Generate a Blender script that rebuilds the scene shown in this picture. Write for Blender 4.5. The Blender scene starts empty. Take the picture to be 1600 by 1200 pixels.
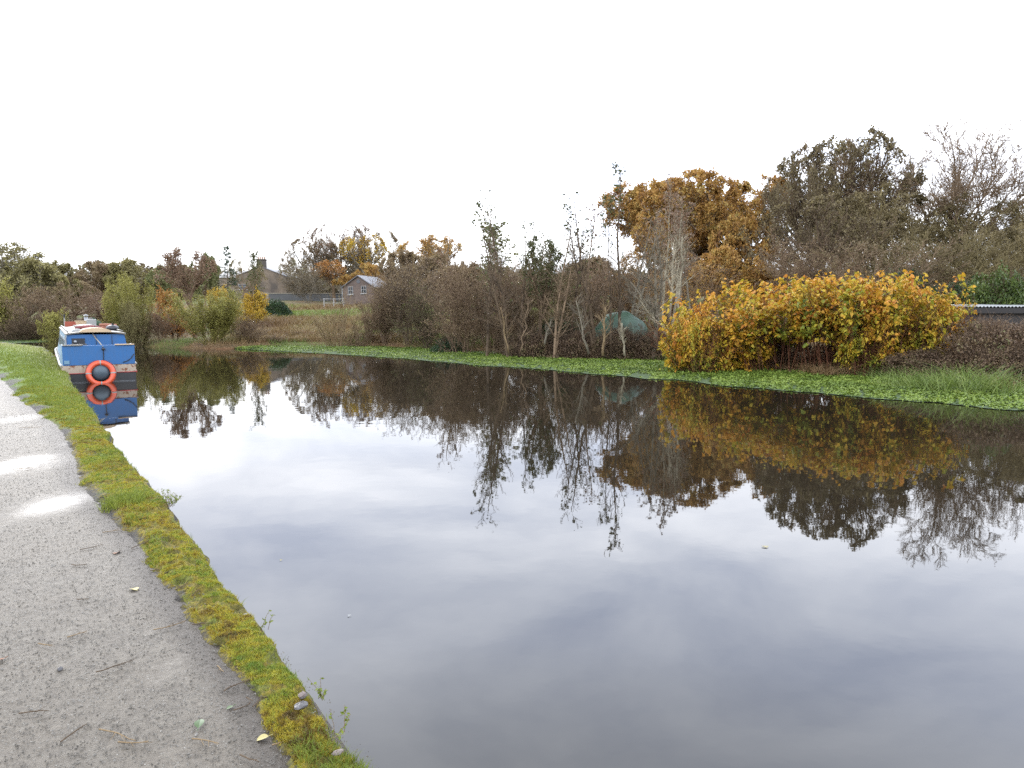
import bpy, math, random
import numpy as np
C = bpy.context.scene.collection
PI = math.pi
F = 1150.0; PITCH = math.atan(108/F); CZ = 1.95
def ray(px, py):
    x = (px-800)/F; v = (600-py)/F
    return x, math.cos(PITCH)+v*math.sin(PITCH), -math.sin(PITCH)+v*math.cos(PITCH)
def on(px, py, z=0.0):
    x, y, w = ray(px, py); t = (z-CZ)/w
    return x*t, y*t
def atd(px, py, Y):
    x, y, w = ray(px, py); t = Y/y
    return x*t, Y, CZ+w*t

# ---------------------------------------------------------------- noise
def _h(ix, iy, s):
    n = (ix.astype(np.int64)*374761393 + iy.astype(np.int64)*668265263 + s*974634777) & 0x7fffffff
    n = ((n ^ (n >> 13))*1274126177) & 0x7fffffff
    return ((n ^ (n >> 16)) & 0xffff)/65535.0
def vnoise(x, y, s=0):
    ix = np.floor(x); iy = np.floor(y); fx = x-ix; fy = y-iy
    fx = fx*fx*(3-2*fx); fy = fy*fy*(3-2*fy)
    a = _h(ix, iy, s); b = _h(ix+1, iy, s); c = _h(ix, iy+1, s); d = _h(ix+1, iy+1, s)
    return (a*(1-fx)+b*fx)*(1-fy)+(c*(1-fx)+d*fx)*fy
def fbm(x, y, s=0, o=4):
    r = 0; a = .5; t = 0
    for k in range(o):
        r = r+a*vnoise(x*2**k, y*2**k, s+k); t += a; a *= .5
    return r/t

# ---------------------------------------------------------------- mesh helpers
def mesh_np(name, V, Q, mats, mi=None, attrs=None, smooth=False, vattrs=None):
    me = bpy.data.meshes.new(name)
    V = np.asarray(V, dtype=np.float32); Q = np.asarray(Q, dtype=np.int32)
    n = Q.shape[1]
    me.vertices.add(len(V)); me.vertices.foreach_set('co', V.ravel())
    me.loops.add(Q.size); me.loops.foreach_set('vertex_index', Q.ravel())
    me.polygons.add(len(Q))
    me.polygons.foreach_set('loop_start', np.arange(len(Q), dtype=np.int32)*n)
    me.polygons.foreach_set('loop_total', np.full(len(Q), n, dtype=np.int32))
    if mi is not None: me.polygons.foreach_set('material_index', np.asarray(mi, dtype=np.int32))
    if smooth: me.polygons.foreach_set('use_smooth', np.ones(len(Q), dtype=bool))
    for m in (mats if isinstance(mats, (list, tuple)) else [mats]): me.materials.append(m)
    if attrs:
        for k, v in attrs.items():
            a = me.attributes.new(k, 'FLOAT', 'FACE'); a.data.foreach_set('value', np.asarray(v, dtype=np.float32))
    if vattrs:
        for k, v in vattrs.items():
            a = me.attributes.new(k, 'FLOAT', 'POINT'); a.data.foreach_set('value', np.asarray(v, dtype=np.float32))
    me.update(calc_edges=True)
    return me
def link(name, me, parent=None, loc=None):
    o = bpy.data.objects.new(name, me); C.objects.link(o)
    if parent is not None: o.parent = parent
    if loc is not None: o.location = loc
    return o
def tag(o, label=None, cat=None, group=None, kind=None):
    if label: o['label'] = label
    if cat: o['category'] = cat
    if group: o['group'] = group
    if kind: o['kind'] = kind
    return o
def empty(name, loc, rz=0, **k):
    o = bpy.data.objects.new(name, None); C.objects.link(o)
    o.location = loc; o.rotation_euler = (0, 0, rz); o.empty_display_size = .2
    return tag(o, **k)

class MB:
    """collects polygons for one mesh"""
    def __init__(s): s.v = []; s.f = []; s.m = []; s.sm = []
    def poly(s, pts, m=0):
        b = len(s.v); s.v += [tuple(p) for p in pts]; s.f.append(tuple(range(b, b+len(pts)))); s.m.append(m)
    def box(s, c, d, rz=0, m=0, tilt=0):
        b = len(s.v); cz, sz = math.cos(rz), math.sin(rz); ct, st = math.cos(tilt), math.sin(tilt)
        for z in (-.5, .5):
            for x, y in ((-.5, -.5), (.5, -.5), (.5, .5), (-.5, .5)):
                X, Y, Z = x*d[0], y*d[1], z*d[2]
                X, Z = X*ct+Z*st, -X*st+Z*ct
                s.v.append((c[0]+X*cz-Y*sz, c[1]+X*sz+Y*cz, c[2]+Z))
        for q in ((3, 2, 1, 0), (4, 5, 6, 7), (0, 1, 5, 4), (1, 2, 6, 5), (2, 3, 7, 6), (3, 0, 4, 7)):
            s.f.append(tuple(b+i for i in q)); s.m.append(m)
        return s
    def tube(s, pts, r, n=8, cap=True, m=0, closed=False):
        P = np.array(pts, float); K = len(P); b = len(s.v)
        rr = r if hasattr(r, '__len__') else [r]*K
        ref = None
        for i in range(K):
            a = P[(i-1) % K] if closed else P[max(i-1, 0)]; c = P[(i+1) % K] if closed else P[min(i+1, K-1)]
            t = c-a; t = t/(np.linalg.norm(t)+1e-9)
            if ref is None: ref = np.array([0, 0, 1.]) if abs(t[2]) < .9 else np.array([1., 0, 0])
            u = np.cross(t, ref); u /= np.linalg.norm(u)+1e-9; w = np.cross(u, t); ref = w
            for k in range(n):
                an = 2*PI*k/n; s.v.append(tuple(P[i]+rr[i]*(u*math.cos(an)+w*math.sin(an))))
        for i in range(K if closed else K-1):
            j = (i+1) % K
            for k in range(n):
                s.f.append((b+i*n+k, b+i*n+(k+1) % n, b+j*n+(k+1) % n, b+j*n+k)); s.m.append(m)
        if cap and not closed:
            s.f.append(tuple(b+k for k in range(n))[::-1]); s.m.append(m)
            s.f.append(tuple(b+(K-1)*n+k for k in range(n))); s.m.append(m)
        return s
    def ellipsoid(s, c, d, nu=16, nv=10, m=0, zmin=-1):
        b = len(s.v)
        for j in range(nv+1):
            ph = -PI/2+PI*j/nv; z = max(math.sin(ph), zmin)
            for i in range(nu):
                a = 2*PI*i/nu; s.v.append((c[0]+d[0]*math.cos(ph)*math.cos(a), c[1]+d[1]*math.cos(ph)*math.sin(a), c[2]+d[2]*z))
        for j in range(nv):
            for i in range(nu):
                s.f.append((b+j*nu+i, b+j*nu+(i+1) % nu, b+(j+1)*nu+(i+1) % nu, b+(j+1)*nu+i)); s.m.append(m)
        return s
    def build(s, name, mats, parent=None, smooth=False, bevel=0, label=None):
        me = bpy.data.meshes.new(name); me.from_pydata(s.v, [], s.f)
        for m in (mats if isinstance(mats, (list, tuple)) else [mats]): me.materials.append(m)
        me.polygons.foreach_set('material_index', s.m)
        if smooth: me.polygons.foreach_set('use_smooth', [True]*len(s.f))
        me.update()
        o = link(name, me, parent)
        if bevel:
            b = o.modifiers.new('bevel', 'BEVEL'); b.width = bevel; b.segments = 2; b.limit_method = 'ANGLE'
        if label: o['label'] = label
        return o

# ---------------------------------------------------------------- materials
def newmat(name):
    m = bpy.data.materials.new(name); m.use_nodes = True; nt = m.node_tree; nt.nodes.clear()
    return m, nt
class G:
    """tiny node graph writer"""
    def __init__(s, nt): s.nt = nt
    def n(s, t, **k):
        nd = s.nt.nodes.new(t)
        for a, b in k.items():
            if a == 'i':
                for kk, vv in b.items(): s.set(nd, kk, vv)
            else: setattr(nd, a, b)
        return nd
    def set(s, nd, key, v):
        sock = nd.inputs[key]
        if isinstance(v, bpy.types.NodeSocket): s.nt.links.new(v, sock)
        else: sock.default_value = v
    def ramp(s, fac, stops, interp='LINEAR'):
        r = s.n('ShaderNodeValToRGB'); r.color_ramp.interpolation = interp; e = r.color_ramp.elements
        while len(e) < len(stops): e.new(.5)
        for el, (p, c) in zip(e, stops):
            el.position = p; el.color = (c[0], c[1], c[2], 1) if hasattr(c, '__len__') else (c, c, c, 1)
        s.nt.links.new(fac, r.inputs[0]); return r.outputs[0]
    def math(s, op, a, b=0.0, c=0.0, clamp=False):
        m = s.n('ShaderNodeMath', operation=op, use_clamp=clamp); s.set(m, 0, a); s.set(m, 1, b); s.set(m, 2, c); return m.outputs[0]
    def mix(s, f, a, b, mode='MIX'):
        m = s.n('ShaderNodeMix', data_type='RGBA', blend_type=mode)
        s.set(m, 0, f); s.set(m, 6, a if isinstance(a, bpy.types.NodeSocket) else (*a, 1)); s.set(m, 7, b if isinstance(b, bpy.types.NodeSocket) else (*b, 1))
        return m.outputs[2]
    def noise(s, vec, scale, detail=4, rough=.55, dist=0.0, out=0):
        n = s.n('ShaderNodeTexNoise'); s.set(n, 'Vector', vec); s.set(n, 'Scale', scale); s.set(n, 'Detail', detail); s.set(n, 'Roughness', rough); s.set(n, 'Distortion', dist)
        return n.outputs[out]
    def coord(s, which='Object'): return s.n('ShaderNodeTexCoord').outputs[which]
    def mapping(s, v, scale=(1, 1, 1), loc=(0, 0, 0), rot=(0, 0, 0)):
        m = s.n('ShaderNodeMapping'); s.set(m, 'Vector', v); s.set(m, 'Scale', scale); s.set(m, 'Location', loc); s.set(m, 'Rotation', rot); return m.outputs[0]
    def bump(s, h, strength=.5, dist=.02, normal=None):
        b = s.n('ShaderNodeBump'); s.set(b, 'Height', h); s.set(b, 'Strength', strength); s.set(b, 'Distance', dist)
        if normal is not None: s.set(b, 'Normal', normal)
        return b.outputs[0]
    def attr(s, name): return s.n('ShaderNodeAttribute', attribute_name=name).outputs['Fac']
    def out(s, sh): o = s.n('ShaderNodeOutputMaterial'); s.nt.links.new(sh, o.inputs[0])
    def princ(s, col, rough=.6, normal=None, spec=.5, metal=0.0, ior=None, **k):
        p = s.n('ShaderNodeBsdfPrincipled')
        s.set(p, 'Base Color', col if isinstance(col, bpy.types.NodeSocket) else (*col, 1)); s.set(p, 'Roughness', rough)
        s.set(p, 'Specular IOR Level', spec); s.set(p, 'Metallic', metal)
        if normal is not None: s.set(p, 'Normal', normal)
        if ior: s.set(p, 'IOR', ior)
        return p.outputs[0]

def leafmat(name, stops, rough=.55, trans=.3, clump=1.2, k=.86):
    stops = [(p, tuple(v*k for v in c)) for p, c in stops]
    m, nt = newmat(name); g = G(nt)
    r = g.attr('rnd'); nz = g.noise(g.coord(), clump, 2)
    f = g.math('ADD', g.math('MULTIPLY', r, .45), g.math('MULTIPLY', nz, 1.7)); f = g.math('SUBTRACT', f, .58, clamp=True)
    col = g.ramp(f, stops)
    p = g.princ(col, rough, spec=.25)
    t = g.n('ShaderNodeBsdfTranslucent'); g.set(t, 'Color', col)
    mx = g.n('ShaderNodeMixShader'); g.set(mx, 0, trans); nt.links.new(p, mx.inputs[1]); nt.links.new(t.outputs[0], mx.inputs[2])
    g.out(mx.outputs[0]); return m
def barkmat(name, a, b, scale=3.0, rough=.85, k=.98):
    a = (a[0]*k*1.02, a[1]*k*.95, a[2]*k*.8); b = (b[0]*k*1.02, b[1]*k*.95, b[2]*k*.8)
    m, nt = newmat(name); g = G(nt)
    co = g.coord(); col = g.mix(g.ramp(g.noise(co, scale, 4), [(.35, 0), (.65, 1)]), a, b)
    nb = g.noise(g.mapping(co, (14, 14, 3)), 1, 3)
    g.out(g.princ(col, rough, g.bump(nb, .4, .02), spec=.2)); return m
def paint(name, col, rust=.3, rough=.4, dirt=(.12, .06, .03), scale=4, var=.25, bump=.15):
    m, nt = newmat(name); g = G(nt); co = g.coord()
    n1 = g.noise(co, scale, 6, .65); n2 = g.noise(g.mapping(co, (3, 3, .7)), scale*1.3, 5, .6)
    c = g.mix(g.math('MULTIPLY', g.ramp(n2, [(.3, 0), (.7, 1)]), var), col, tuple(x*.55+.03 for x in col))
    f = g.ramp(n1, [(.72-rust*.35, 0), (.76-rust*.3, 1)])
    c = g.mix(f, c, dirt)
    ro = g.math('ADD', rough, g.math('MULTIPLY', f, .4), clamp=True)
    g.out(g.princ(c, ro, g.bump(n1, bump, .01))); return m
def plain(name, col, rough=.6, var=.3, scale=6, metal=0.0, bump=.2):
    m, nt = newmat(name); g = G(nt); co = g.coord(); n1 = g.noise(co, scale, 5, .6)
    c = g.mix(g.math('MULTIPLY', g.ramp(n1, [(.3, 0), (.7, 1)]), var), col, tuple(x*.4 for x in col))
    g.out(g.princ(c, rough, g.bump(n1, bump, .01), metal=metal)); return m

M = {}
# leaves: stops dark -> light
M['l_oak'] = leafmat('oak leaves', [(0, (.22, .11, .04)), (.35, (.36, .19, .05)), (.6, (.46, .27, .07)), (1, (.4, .32, .1))])
M['l_brown'] = leafmat('brown leaves', [(0, (.14, .09, .055)), (.5, (.23, .165, .09)), (1, (.31, .24, .12))])
M['l_russet'] = leafmat('russet leaves', [(0, (.13, .08, .05)), (.5, (.22, .135, .085)), (1, (.27, .19, .11))])
M['l_olive'] = leafmat('olive leaves', [(0, (.13, .11, .045)), (.5, (.24, .21, .085)), (1, (.34, .3, .12))])
M['l_willow'] = leafmat('willow leaves', [(0, (.17, .16, .04)), (.5, (.31, .29, .07)), (1, (.44, .4, .11))])
M['l_yellow'] = leafmat('yellow leaves', [(0, (.28, .16, .02)), (.5, (.48, .3, .03)), (1, (.5, .38, .05))])
M['l_orange'] = leafmat('orange leaves', [(0, (.2, .09, .03)), (.5, (.42, .19, .045)), (1, (.45, .27, .08))])
M['l_green'] = leafmat('green leaves', [(0, (.09, .09, .035)), (.5, (.16, .17, .06)), (1, (.26, .25, .1))])
M['l_dolive'] = leafmat('dull olive brown leaves', [(0, (.09, .068, .035)), (.5, (.16, .125, .06)), (1, (.23, .185, .085))])
M['l_dark'] = leafmat('dark evergreen leaves', [(0, (.012, .028, .012)), (.5, (.028, .06, .022)), (1, (.06, .1, .03))], rough=.4, trans=.1)
M['l_laurel'] = leafmat('laurel leaves', [(0, (.03, .05, .012)), (.5, (.07, .105, .022)), (1, (.13, .16, .035))], rough=.4, trans=.15)
M['l_knot'] = leafmat('knotweed leaves', [(0, (.07, .1, .02)), (.22, (.2, .22, .025)), (.42, (.42, .32, .03)), (.6, (.52, .29, .03)), (.8, (.5, .22, .035)), (.94, (.4, .15, .035)), (1, (.28, .1, .03))], trans=.3, clump=.75, k=.95)
M['l_bramble'] = leafmat('bramble leaves', [(0, (.06, .035, .02)), (.45, (.12, .075, .045)), (.75, (.19, .13, .07)), (1, (.11, .13, .04))], trans=.1)
M['l_ivy'] = leafmat('alder leaves', [(0, (.05, .055, .02)), (.5, (.09, .1, .035)), (1, (.13, .12, .05))])
# twigs
M['t_brown'] = barkmat('brown twigs', (.13, .095, .07), (.22, .165, .12))
M['t_purple'] = barkmat('purple brown twigs', (.125, .088, .066), (.21, .155, .115))
M['t_olive'] = barkmat('olive twigs', (.13, .11, .06), (.23, .2, .11))
M['t_willow'] = barkmat('willow twigs', (.13, .13, .04), (.22, .2, .07))
M['t_grey'] = barkmat('grey twigs', (.11, .1, .085), (.19, .175, .15))
M['t_pale'] = barkmat('pale bark', (.18, .165, .13), (.34, .32, .27))
M['t_dark'] = barkmat('dark twigs', (.06, .045, .035), (.12, .09, .065))
M['t_straw'] = barkmat('straw canes', (.15, .11, .07), (.24, .185, .12))
M['t_cane'] = barkmat('knotweed canes', (.1, .042, .028), (.17, .08, .05))

# ---------------------------------------------------------------- plants (all arrays: N branches x K points)
def unit(a): return a/(np.linalg.norm(a, axis=-1, keepdims=True)+1e-9)
def extend(rng, P, D, L, R, K, wander, up, taper=.35):
    N = len(P); pts = np.zeros((N, K, 3)); dr = np.zeros((N, K, 3)); pts[:, 0] = P; d = unit(D); dr[:, 0] = d
    st = (L/(K-1))[:, None]
    for k in range(1, K):
        d = unit(d+rng.normal(0, wander, (N, 3))+np.array([0, 0, up]))
        pts[:, k] = pts[:, k-1]+d*st; dr[:, k] = d
    rad = R[:, None]*(1-(1-taper)*np.linspace(0, 1, K)[None])
    return dict(p=pts, d=dr, r=rad, L=L)
def kids(rng, B, n, t0, t1, ang, sd, ratio, rr, shape=0.5, flat=0.0, tpow=1.0):
    N, K, _ = B['p'].shape
    idx = np.repeat(np.arange(N), n); t = t0+(t1-t0)*((np.tile(np.arange(n), N)+rng.random(N*n))/n)**tpow
    u = t*(K-1); k = np.minimum(u.astype(int), K-2); f = (u-k)[:, None]
    P = B['p'][idx, k]*(1-f)+B['p'][idx, k+1]*f; D = unit(B['d'][idx, k+1])
    r = B['r'][idx, k]*(1-f[:, 0])+B['r'][idx, k+1]*f[:, 0]
    q = rng.normal(0, 1, (N*n, 3)); q[:, 2] *= (1-flat); q = unit(q-D*(q*D).sum(1, keepdims=True))
    a = rng.normal(ang, sd, N*n)[:, None]
    ND = D*np.cos(a)+q*np.sin(a)
    L = B['L'][idx]*ratio*(1-shape*t)*rng.uniform(.7, 1.25, N*n)
    return P, ND, L, r*rr
def tubes(B, sides):
    p, r = B['p'], B['r']; N, K, _ = p.shape
    tg = np.empty_like(p); tg[:, 1:-1] = p[:, 2:]-p[:, :-2]; tg[:, 0] = p[:, 1]-p[:, 0]; tg[:, -1] = p[:, -1]-p[:, -2]
    tg = unit(tg); t0 = tg[:, :1]
    ref = np.where(np.abs(t0[..., 2:3]) < .7, np.array([0, 0, 1.]), np.array([1., 0, 0])); ref = np.broadcast_to(ref, tg.shape)
    u = unit(np.cross(tg, ref)); w = np.cross(u, tg)
    an = np.arange(sides)*2*PI/sides
    V = p[:, :, None, :]+r[:, :, None, None]*(u[:, :, None, :]*np.cos(an)[:, None]+w[:, :, None, :]*np.sin(an)[:, None])
    V = V.reshape(-1, 3)
    b = (np.arange(N)*K*sides)[:, None, None]+(np.arange(K-1)*sides)[None, :, None]; k = np.arange(sides)[None, None]; k2 = (k+1) % sides
    Q = np.stack([b+k, b+k2, b+sides+k2, b+sides+k], -1).reshape(-1, 4)
    return V, Q
def leaves(rng, P, size, sv=.4, aspect=.6, up=0.0, droop=0.0):
    n = len(P); a = unit(rng.normal(0, 1, (n, 3))+np.array([0, 0, -droop])); nn = unit(rng.normal(0, 1, (n, 3))+np.array([0, 0, up]))
    b = unit(np.cross(nn, a)); c = np.cross(a, b)
    s = (size*rng.uniform(1-sv, 1+sv, n))[:, None]
    V = np.stack([P, P+a*s*.45+b*s*aspect*.5+c*s*.06, P+a*s-c*s*.08, P+a*s*.45-b*s*aspect*.5+c*s*.06], 1).reshape(-1, 3)
    return V, np.arange(n*4).reshape(n, 4)
def big_leaves(rng, P, size, up=1.0, sv=.35, droop=.4, out=None):
    """broad heart shaped leaves of two folded halves"""
    n = len(P); a = rng.normal(0, 1, (n, 3)); a[:, 2] = a[:, 2]*.35-droop
    if out is not None: a = a+out
    a = unit(a); nn = unit(rng.normal(0, .45, (n, 3))+np.array([0, 0, up]))
    b = unit(np.cross(nn, a)); c = np.cross(a, b); s = (size*rng.uniform(1-sv, 1+sv, n))[:, None]
    mid = P; tip = P+a*s-c*s*.1; h = s*.12
    L1 = P+a*s*.08+b*s*.34+c*h; L2 = P+a*s*.5+b*s*.36+c*h; R1 = P+a*s*.08-b*s*.34+c*h; R2 = P+a*s*.5-b*s*.36+c*h
    V = np.stack([mid, L1, L2, tip, R2, R1], 1).reshape(-1, 3); k = np.arange(n)[:, None]*6
    Q = np.concatenate([k+np.array([[0, 1, 2, 3]]), k+np.array([[0, 3, 4, 5]])], 0)
    return V, Q
def sample(rng, B, per, t0=.2, t1=1.0):
    N, K, _ = B['p'].shape; idx = rng.integers(0, N, int(N*per)); u = rng.uniform(t0, t1, len(idx))*(K-1)
    k = np.minimum(u.astype(int), K-2); f = (u-k)[:, None]
    return B['p'][idx, k]*(1-f)+B['p'][idx, k+1]*f
def join(parts):
    """[(V,Q,matindex,rnd or None)]"""
    Vs, Qs, ms, rs = [], [], [], []; b = 0
    for V, Q, m, r in parts:
        Vs.append(V); Qs.append(Q+b); ms.append(np.full(len(Q), m)); rs.append(r if r is not None else np.zeros(len(Q))); b += len(V)
    return np.concatenate(Vs), np.concatenate(Qs), np.concatenate(ms), np.concatenate(rs)
PROTO = {}
def envelope(Bs, seed, k=5.0, q=86, lump=.22):
    """draws far-flung branches in, so the crown gets a rounded but uneven outline"""
    al = np.concatenate([B['p'].reshape(-1, 3) for B in Bs[-1:]]); c = np.array([al[:, 0].mean(), al[:, 1].mean(), np.percentile(al[:, 2], 42)])
    d = al-c; sc = np.array([np.percentile(np.abs(d[:, 0]), q), np.percentile(np.abs(d[:, 1]), q), np.percentile(d[:, 2], q+4)])
    sc[0] = sc[1] = max(sc[0], sc[1])
    for B in Bs:
        e = (B['p']-c)/sc; r = np.linalg.norm(e, axis=-1); az = np.arctan2(e[..., 1], e[..., 0]); el = e[..., 2]/(r+1e-6)
        R = 1.25*(1-lump*.5+lump*fbm(np.cos(az)*2.2+el*2+9, np.sin(az)*2.2+el*1.7+5, seed, 3)); f = 1/(1+(r/R)**k)**(1/k)
        f = np.where(e[..., 2] < -.2, np.maximum(f, .8), f); B['p'] = c+e*sc*f[..., None]
def proto(name, base, crown, leafparts, H=None):
    """base / crown: [(B, sides)]; leafparts: [(V,Q,rnd)] -> two meshes with measured height and width"""
    bv = join([(*tubes(B, s), 0, None) for B, s in base])
    cv = join([(*tubes(B, s), 0, None) for B, s in crown]+[(V, Q, 1, r) for V, Q, r in leafparts])
    al = np.concatenate([bv[0], cv[0]]); top = np.percentile(al[:, 2], 99.9)
    w = max(np.percentile(al[:, 0], 98.5)-np.percentile(al[:, 0], 1.5), np.percentile(al[:, 1], 98.5)-np.percentile(al[:, 1], 1.5))
    c = np.array([np.median(cv[0][:, 0]), np.median(cv[0][:, 1]), 0])*.0
    m1 = mesh_np(name+'_base', bv[0]-c, bv[1], M['t_brown'], smooth=True)
    m2 = mesh_np(name+'_crown', cv[0]-c, cv[1], [M['t_brown'], M['l_brown']], mi=cv[2], attrs={'rnd': cv[3]})
    PROTO[name] = (m1, m2, top, w)
R0 = np.array
def decurrent(name, seed, H=13, trunk=.3, limbs=6, n2=9, n3=8, n4=7, spread=.75, leaf=0, lsize=.2, up=.05, wob=.13, lim_r=.6, twig=1.0, laspect=.6, env=True, rat=(.55, .48, .52), trk=.024):
    rng = np.random.default_rng(seed)
    T = extend(rng, R0([[0, 0, -.3]]), R0([[.05, .02, 1]]), R0([H*trunk+.3]), R0([H*trk]), 7, .04, .1, .75)
    a = kids(rng, T, limbs, .55, 1, spread, .2, 1, lim_r, 0); A = extend(rng, a[0], a[1], np.full(limbs, H*.62)*rng.uniform(.75, 1.15, limbs), a[3], 9, wob, up, .22)
    b = kids(rng, A, n2, .2, 1, .75, .2, rat[0], .6, .55); Bq = extend(rng, *b, 7, wob, up, .25)
    c = kids(rng, Bq, n3, .15, 1, .7, .25, rat[1], .65, .45); Cq = extend(rng, *c, 6, wob*1.1, up, .3)
    d = kids(rng, Cq, n4, .15, 1, .6, .25, rat[2], .75, .4); d = (d[0], d[1], d[2], np.maximum(d[3], .008*twig)); Dq = extend(rng, *d, 4, wob*1.2, up, .4)
    if env: envelope([A, Bq, Cq, Dq], seed, **(env if isinstance(env, dict) else {}))
    lp = []
    if leaf:
        P = sample(rng, Dq, leaf); P = P+rng.normal(0, lsize*.5, P.shape)
        V, Q = leaves(rng, P, lsize, aspect=laspect); lp.append((V, Q, rng.random(len(Q))))
    proto(name, [(T, 9), (A, 7), (Bq, 5)], [(Cq, 3), (Dq, 3)], lp)
def shrub(name, seed, H=4, stems=12, n2=10, n3=8, lean=.5, leaf=0, lsize=.1, up=.06, r=.03, wob=.12, tw=.006, ang=.5, laspect=.5, base_r=.3, rat=.5, t0=.15, n4=0, droop=0):
    rng = np.random.default_rng(seed); az = rng.uniform(0, 2*PI, stems)
    ln = np.abs(rng.normal(lean, lean*.5, stems))
    P = np.stack([np.cos(az)*base_r*rng.random(stems), np.sin(az)*base_r*rng.random(stems), np.full(stems, -.15)], 1)
    D = np.stack([np.cos(az)*np.sin(ln), np.sin(az)*np.sin(ln), np.cos(ln)], 1)
    A = extend(rng, P, D, H*rng.uniform(.7, 1.05, stems), np.full(stems, r)*rng.uniform(.6, 1.2, stems), 9, wob*.8, up, .25)
    b = kids(rng, A, n2, t0, 1, ang, .2, rat, .6, .55); Bq = extend(rng, *b, 6, wob, up, .3)
    c = kids(rng, Bq, n3, .1, 1, ang, .25, .5, .7, .4); c = (c[0], c[1], c[2], np.maximum(c[3], tw)); Cq = extend(rng, *c, 4, wob*1.1, up, .5)
    cr = [(Bq, 3), (Cq, 3)]; last = Cq
    if n4:
        d = kids(rng, Cq, n4, .1, 1, ang, .3, .6, .8, .3); d = (d[0], d[1], d[2], np.maximum(d[3], tw)); Dq = extend(rng, *d, 3, wob, up, .6); cr.append((Dq, 3)); last = Dq
    lp = []
    if leaf:
        Pq = sample(rng, last, leaf); Pq = Pq+rng.normal(0, lsize*.4, Pq.shape)
        V, Q = leaves(rng, Pq, lsize, aspect=laspect, droop=droop); lp.append((V, Q, rng.random(len(Q))))
    proto(name, [(A, 6)], cr, lp)
def sapling(name, seed, H=9, n1=26, n2=5, leaf=1.5, lsize=.12, t0=.25, stems=1, topleaf=0, ratio=.24, ang=.7):
    rng = np.random.default_rng(seed)
    az = rng.uniform(0, 6.28, stems)
    D = np.stack([np.cos(az)*.1*(stems > 1), np.sin(az)*.1*(stems > 1), np.ones(stems)], 1)
    A = extend(rng, np.stack([np.cos(az)*.15, np.sin(az)*.15, np.full(stems, -.2)], 1), D, H*rng.uniform(.8, 1.0, stems)+.1, np.full(stems, H*.0085), 14, .045, .03, .15)
    b = kids(rng, A, n1, t0, 1, ang, .15, ratio, .45, .65); Bq = extend(rng, *b, 6, .12, .09, .3)
    c = kids(rng, Bq, n2, .15, 1, .6, .2, .5, .7, .4); c = (c[0], c[1], c[2], np.maximum(c[3], .009)); Cq = extend(rng, *c, 4, .12, .05, .5)
    P = sample(rng, Cq, leaf); zt = P[:, 2]/H
    if topleaf: P = P[rng.random(len(P)) < np.clip((zt-topleaf)*4, .08, 1)]
    P = P+rng.normal(0, lsize*.4, P.shape)
    V, Q = leaves(rng, P, lsize, aspect=.7)
    proto(name, [(A, 6)], [(Bq, 3), (Cq, 3)], [(V, Q, rng.random(len(Q)))])
def conifer(name, seed, H=12):
    rng = np.random.default_rng(seed)
    A = extend(rng, R0([[0, 0, -.2]]), R0([[0, 0, 1.]]), R0([H]), R0([H*.012]), 12, .01, .1, .1)
    b = kids(rng, A, 60, .12, .98, 1.35, .12, .28, .4, .85); Bq = extend(rng, *b, 6, .06, -.02, .3)
    c = kids(rng, Bq, 9, .15, 1, .8, .2, .35, .6, .4, flat=.6); Cq = extend(rng, *c, 4, .06, -.03, .5)
    P = sample(rng, Cq, 9); V, Q = leaves(rng, P+rng.normal(0, .05, P.shape), .22, aspect=.35, droop=.5)
    proto(name, [(A, 7)], [(Bq, 3), (Cq, 3)], [(V, Q, rng.random(len(Q)))])
def knotweed(name, seed, W=4.6, D=3.4, H=3.2, canes=125, n2=8, per=12, lsize=.155, t0=.42):
    rng = np.random.default_rng(seed)
    x = rng.uniform(-.5, .5, canes)*W*.7; y = rng.uniform(-.5, .5, canes)*D*.62
    e = np.stack([x/(W*.5), y/(D*.5)], 1); rr = np.sqrt((e**2).sum(1))
    P = np.stack([x, y, np.full(canes, -.1)], 1); Dd = np.stack([e[:, 0]*.42+rng.normal(0, .1, canes), e[:, 1]*.55+rng.normal(0, .1, canes), np.ones(canes)], 1)
    L = H*1.12*np.sqrt(np.clip(1-.3*rr**2, .2, 1))*rng.uniform(.72, 1.06, canes)
    A = extend(rng, P, Dd, L, np.full(canes, .013), 9, .07, -.02, .4)
    # tops arch outwards
    s = np.linspace(0, 1, 9)[None, :, None]**2.5; o = unit(np.stack([x, y, np.zeros(canes)], 1))[:, None]*rng.uniform(.2, .9, (canes, 1, 1)); o = o*np.array([1, 1, 0]); A['p'] = A['p']+o*s; A['p'][:, :, 2] -= .28*s[:, :, 0]
    b = kids(rng, A, n2, t0, 1, .95, .2, .3, .6, .3, flat=.4); Bq = extend(rng, *b, 5, .1, -.1, .5)
    # low arching sprays spilling on the rim
    P2 = sample(rng, Bq, per, .1, 1); P2 = P2+rng.normal(0, .05, P2.shape)
    cn = fbm(P2[:, 0]*1.5+40+P2[:, 1]*.5, P2[:, 2]*1.7+P2[:, 1]*1.1+9, seed, 3)
    keep = (P2[:, 2] > .3) & (P2[:, 2] < H*1.02) & (np.abs(P2[:, 0]) < W*.55) & (rng.random(len(P2)) < np.clip((cn-.43)*12, .04, 1)) ; P2 = P2[keep]
    out = unit(P2*np.array([1, 1, 0]))*.9
    V, Q = big_leaves(rng, P2, lsize, out=out)
    n = len(P2); base = rng.random(n); hgt = np.clip(P2[:, 2]/H, 0, 1)
    r1 = np.clip(base*.62+.7*(hgt-.5)+.05, 0, 1); r = np.concatenate([r1, r1])
    proto(name, [(A, 5)], [(Bq, 3)], [(V, Q, r)])
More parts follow.
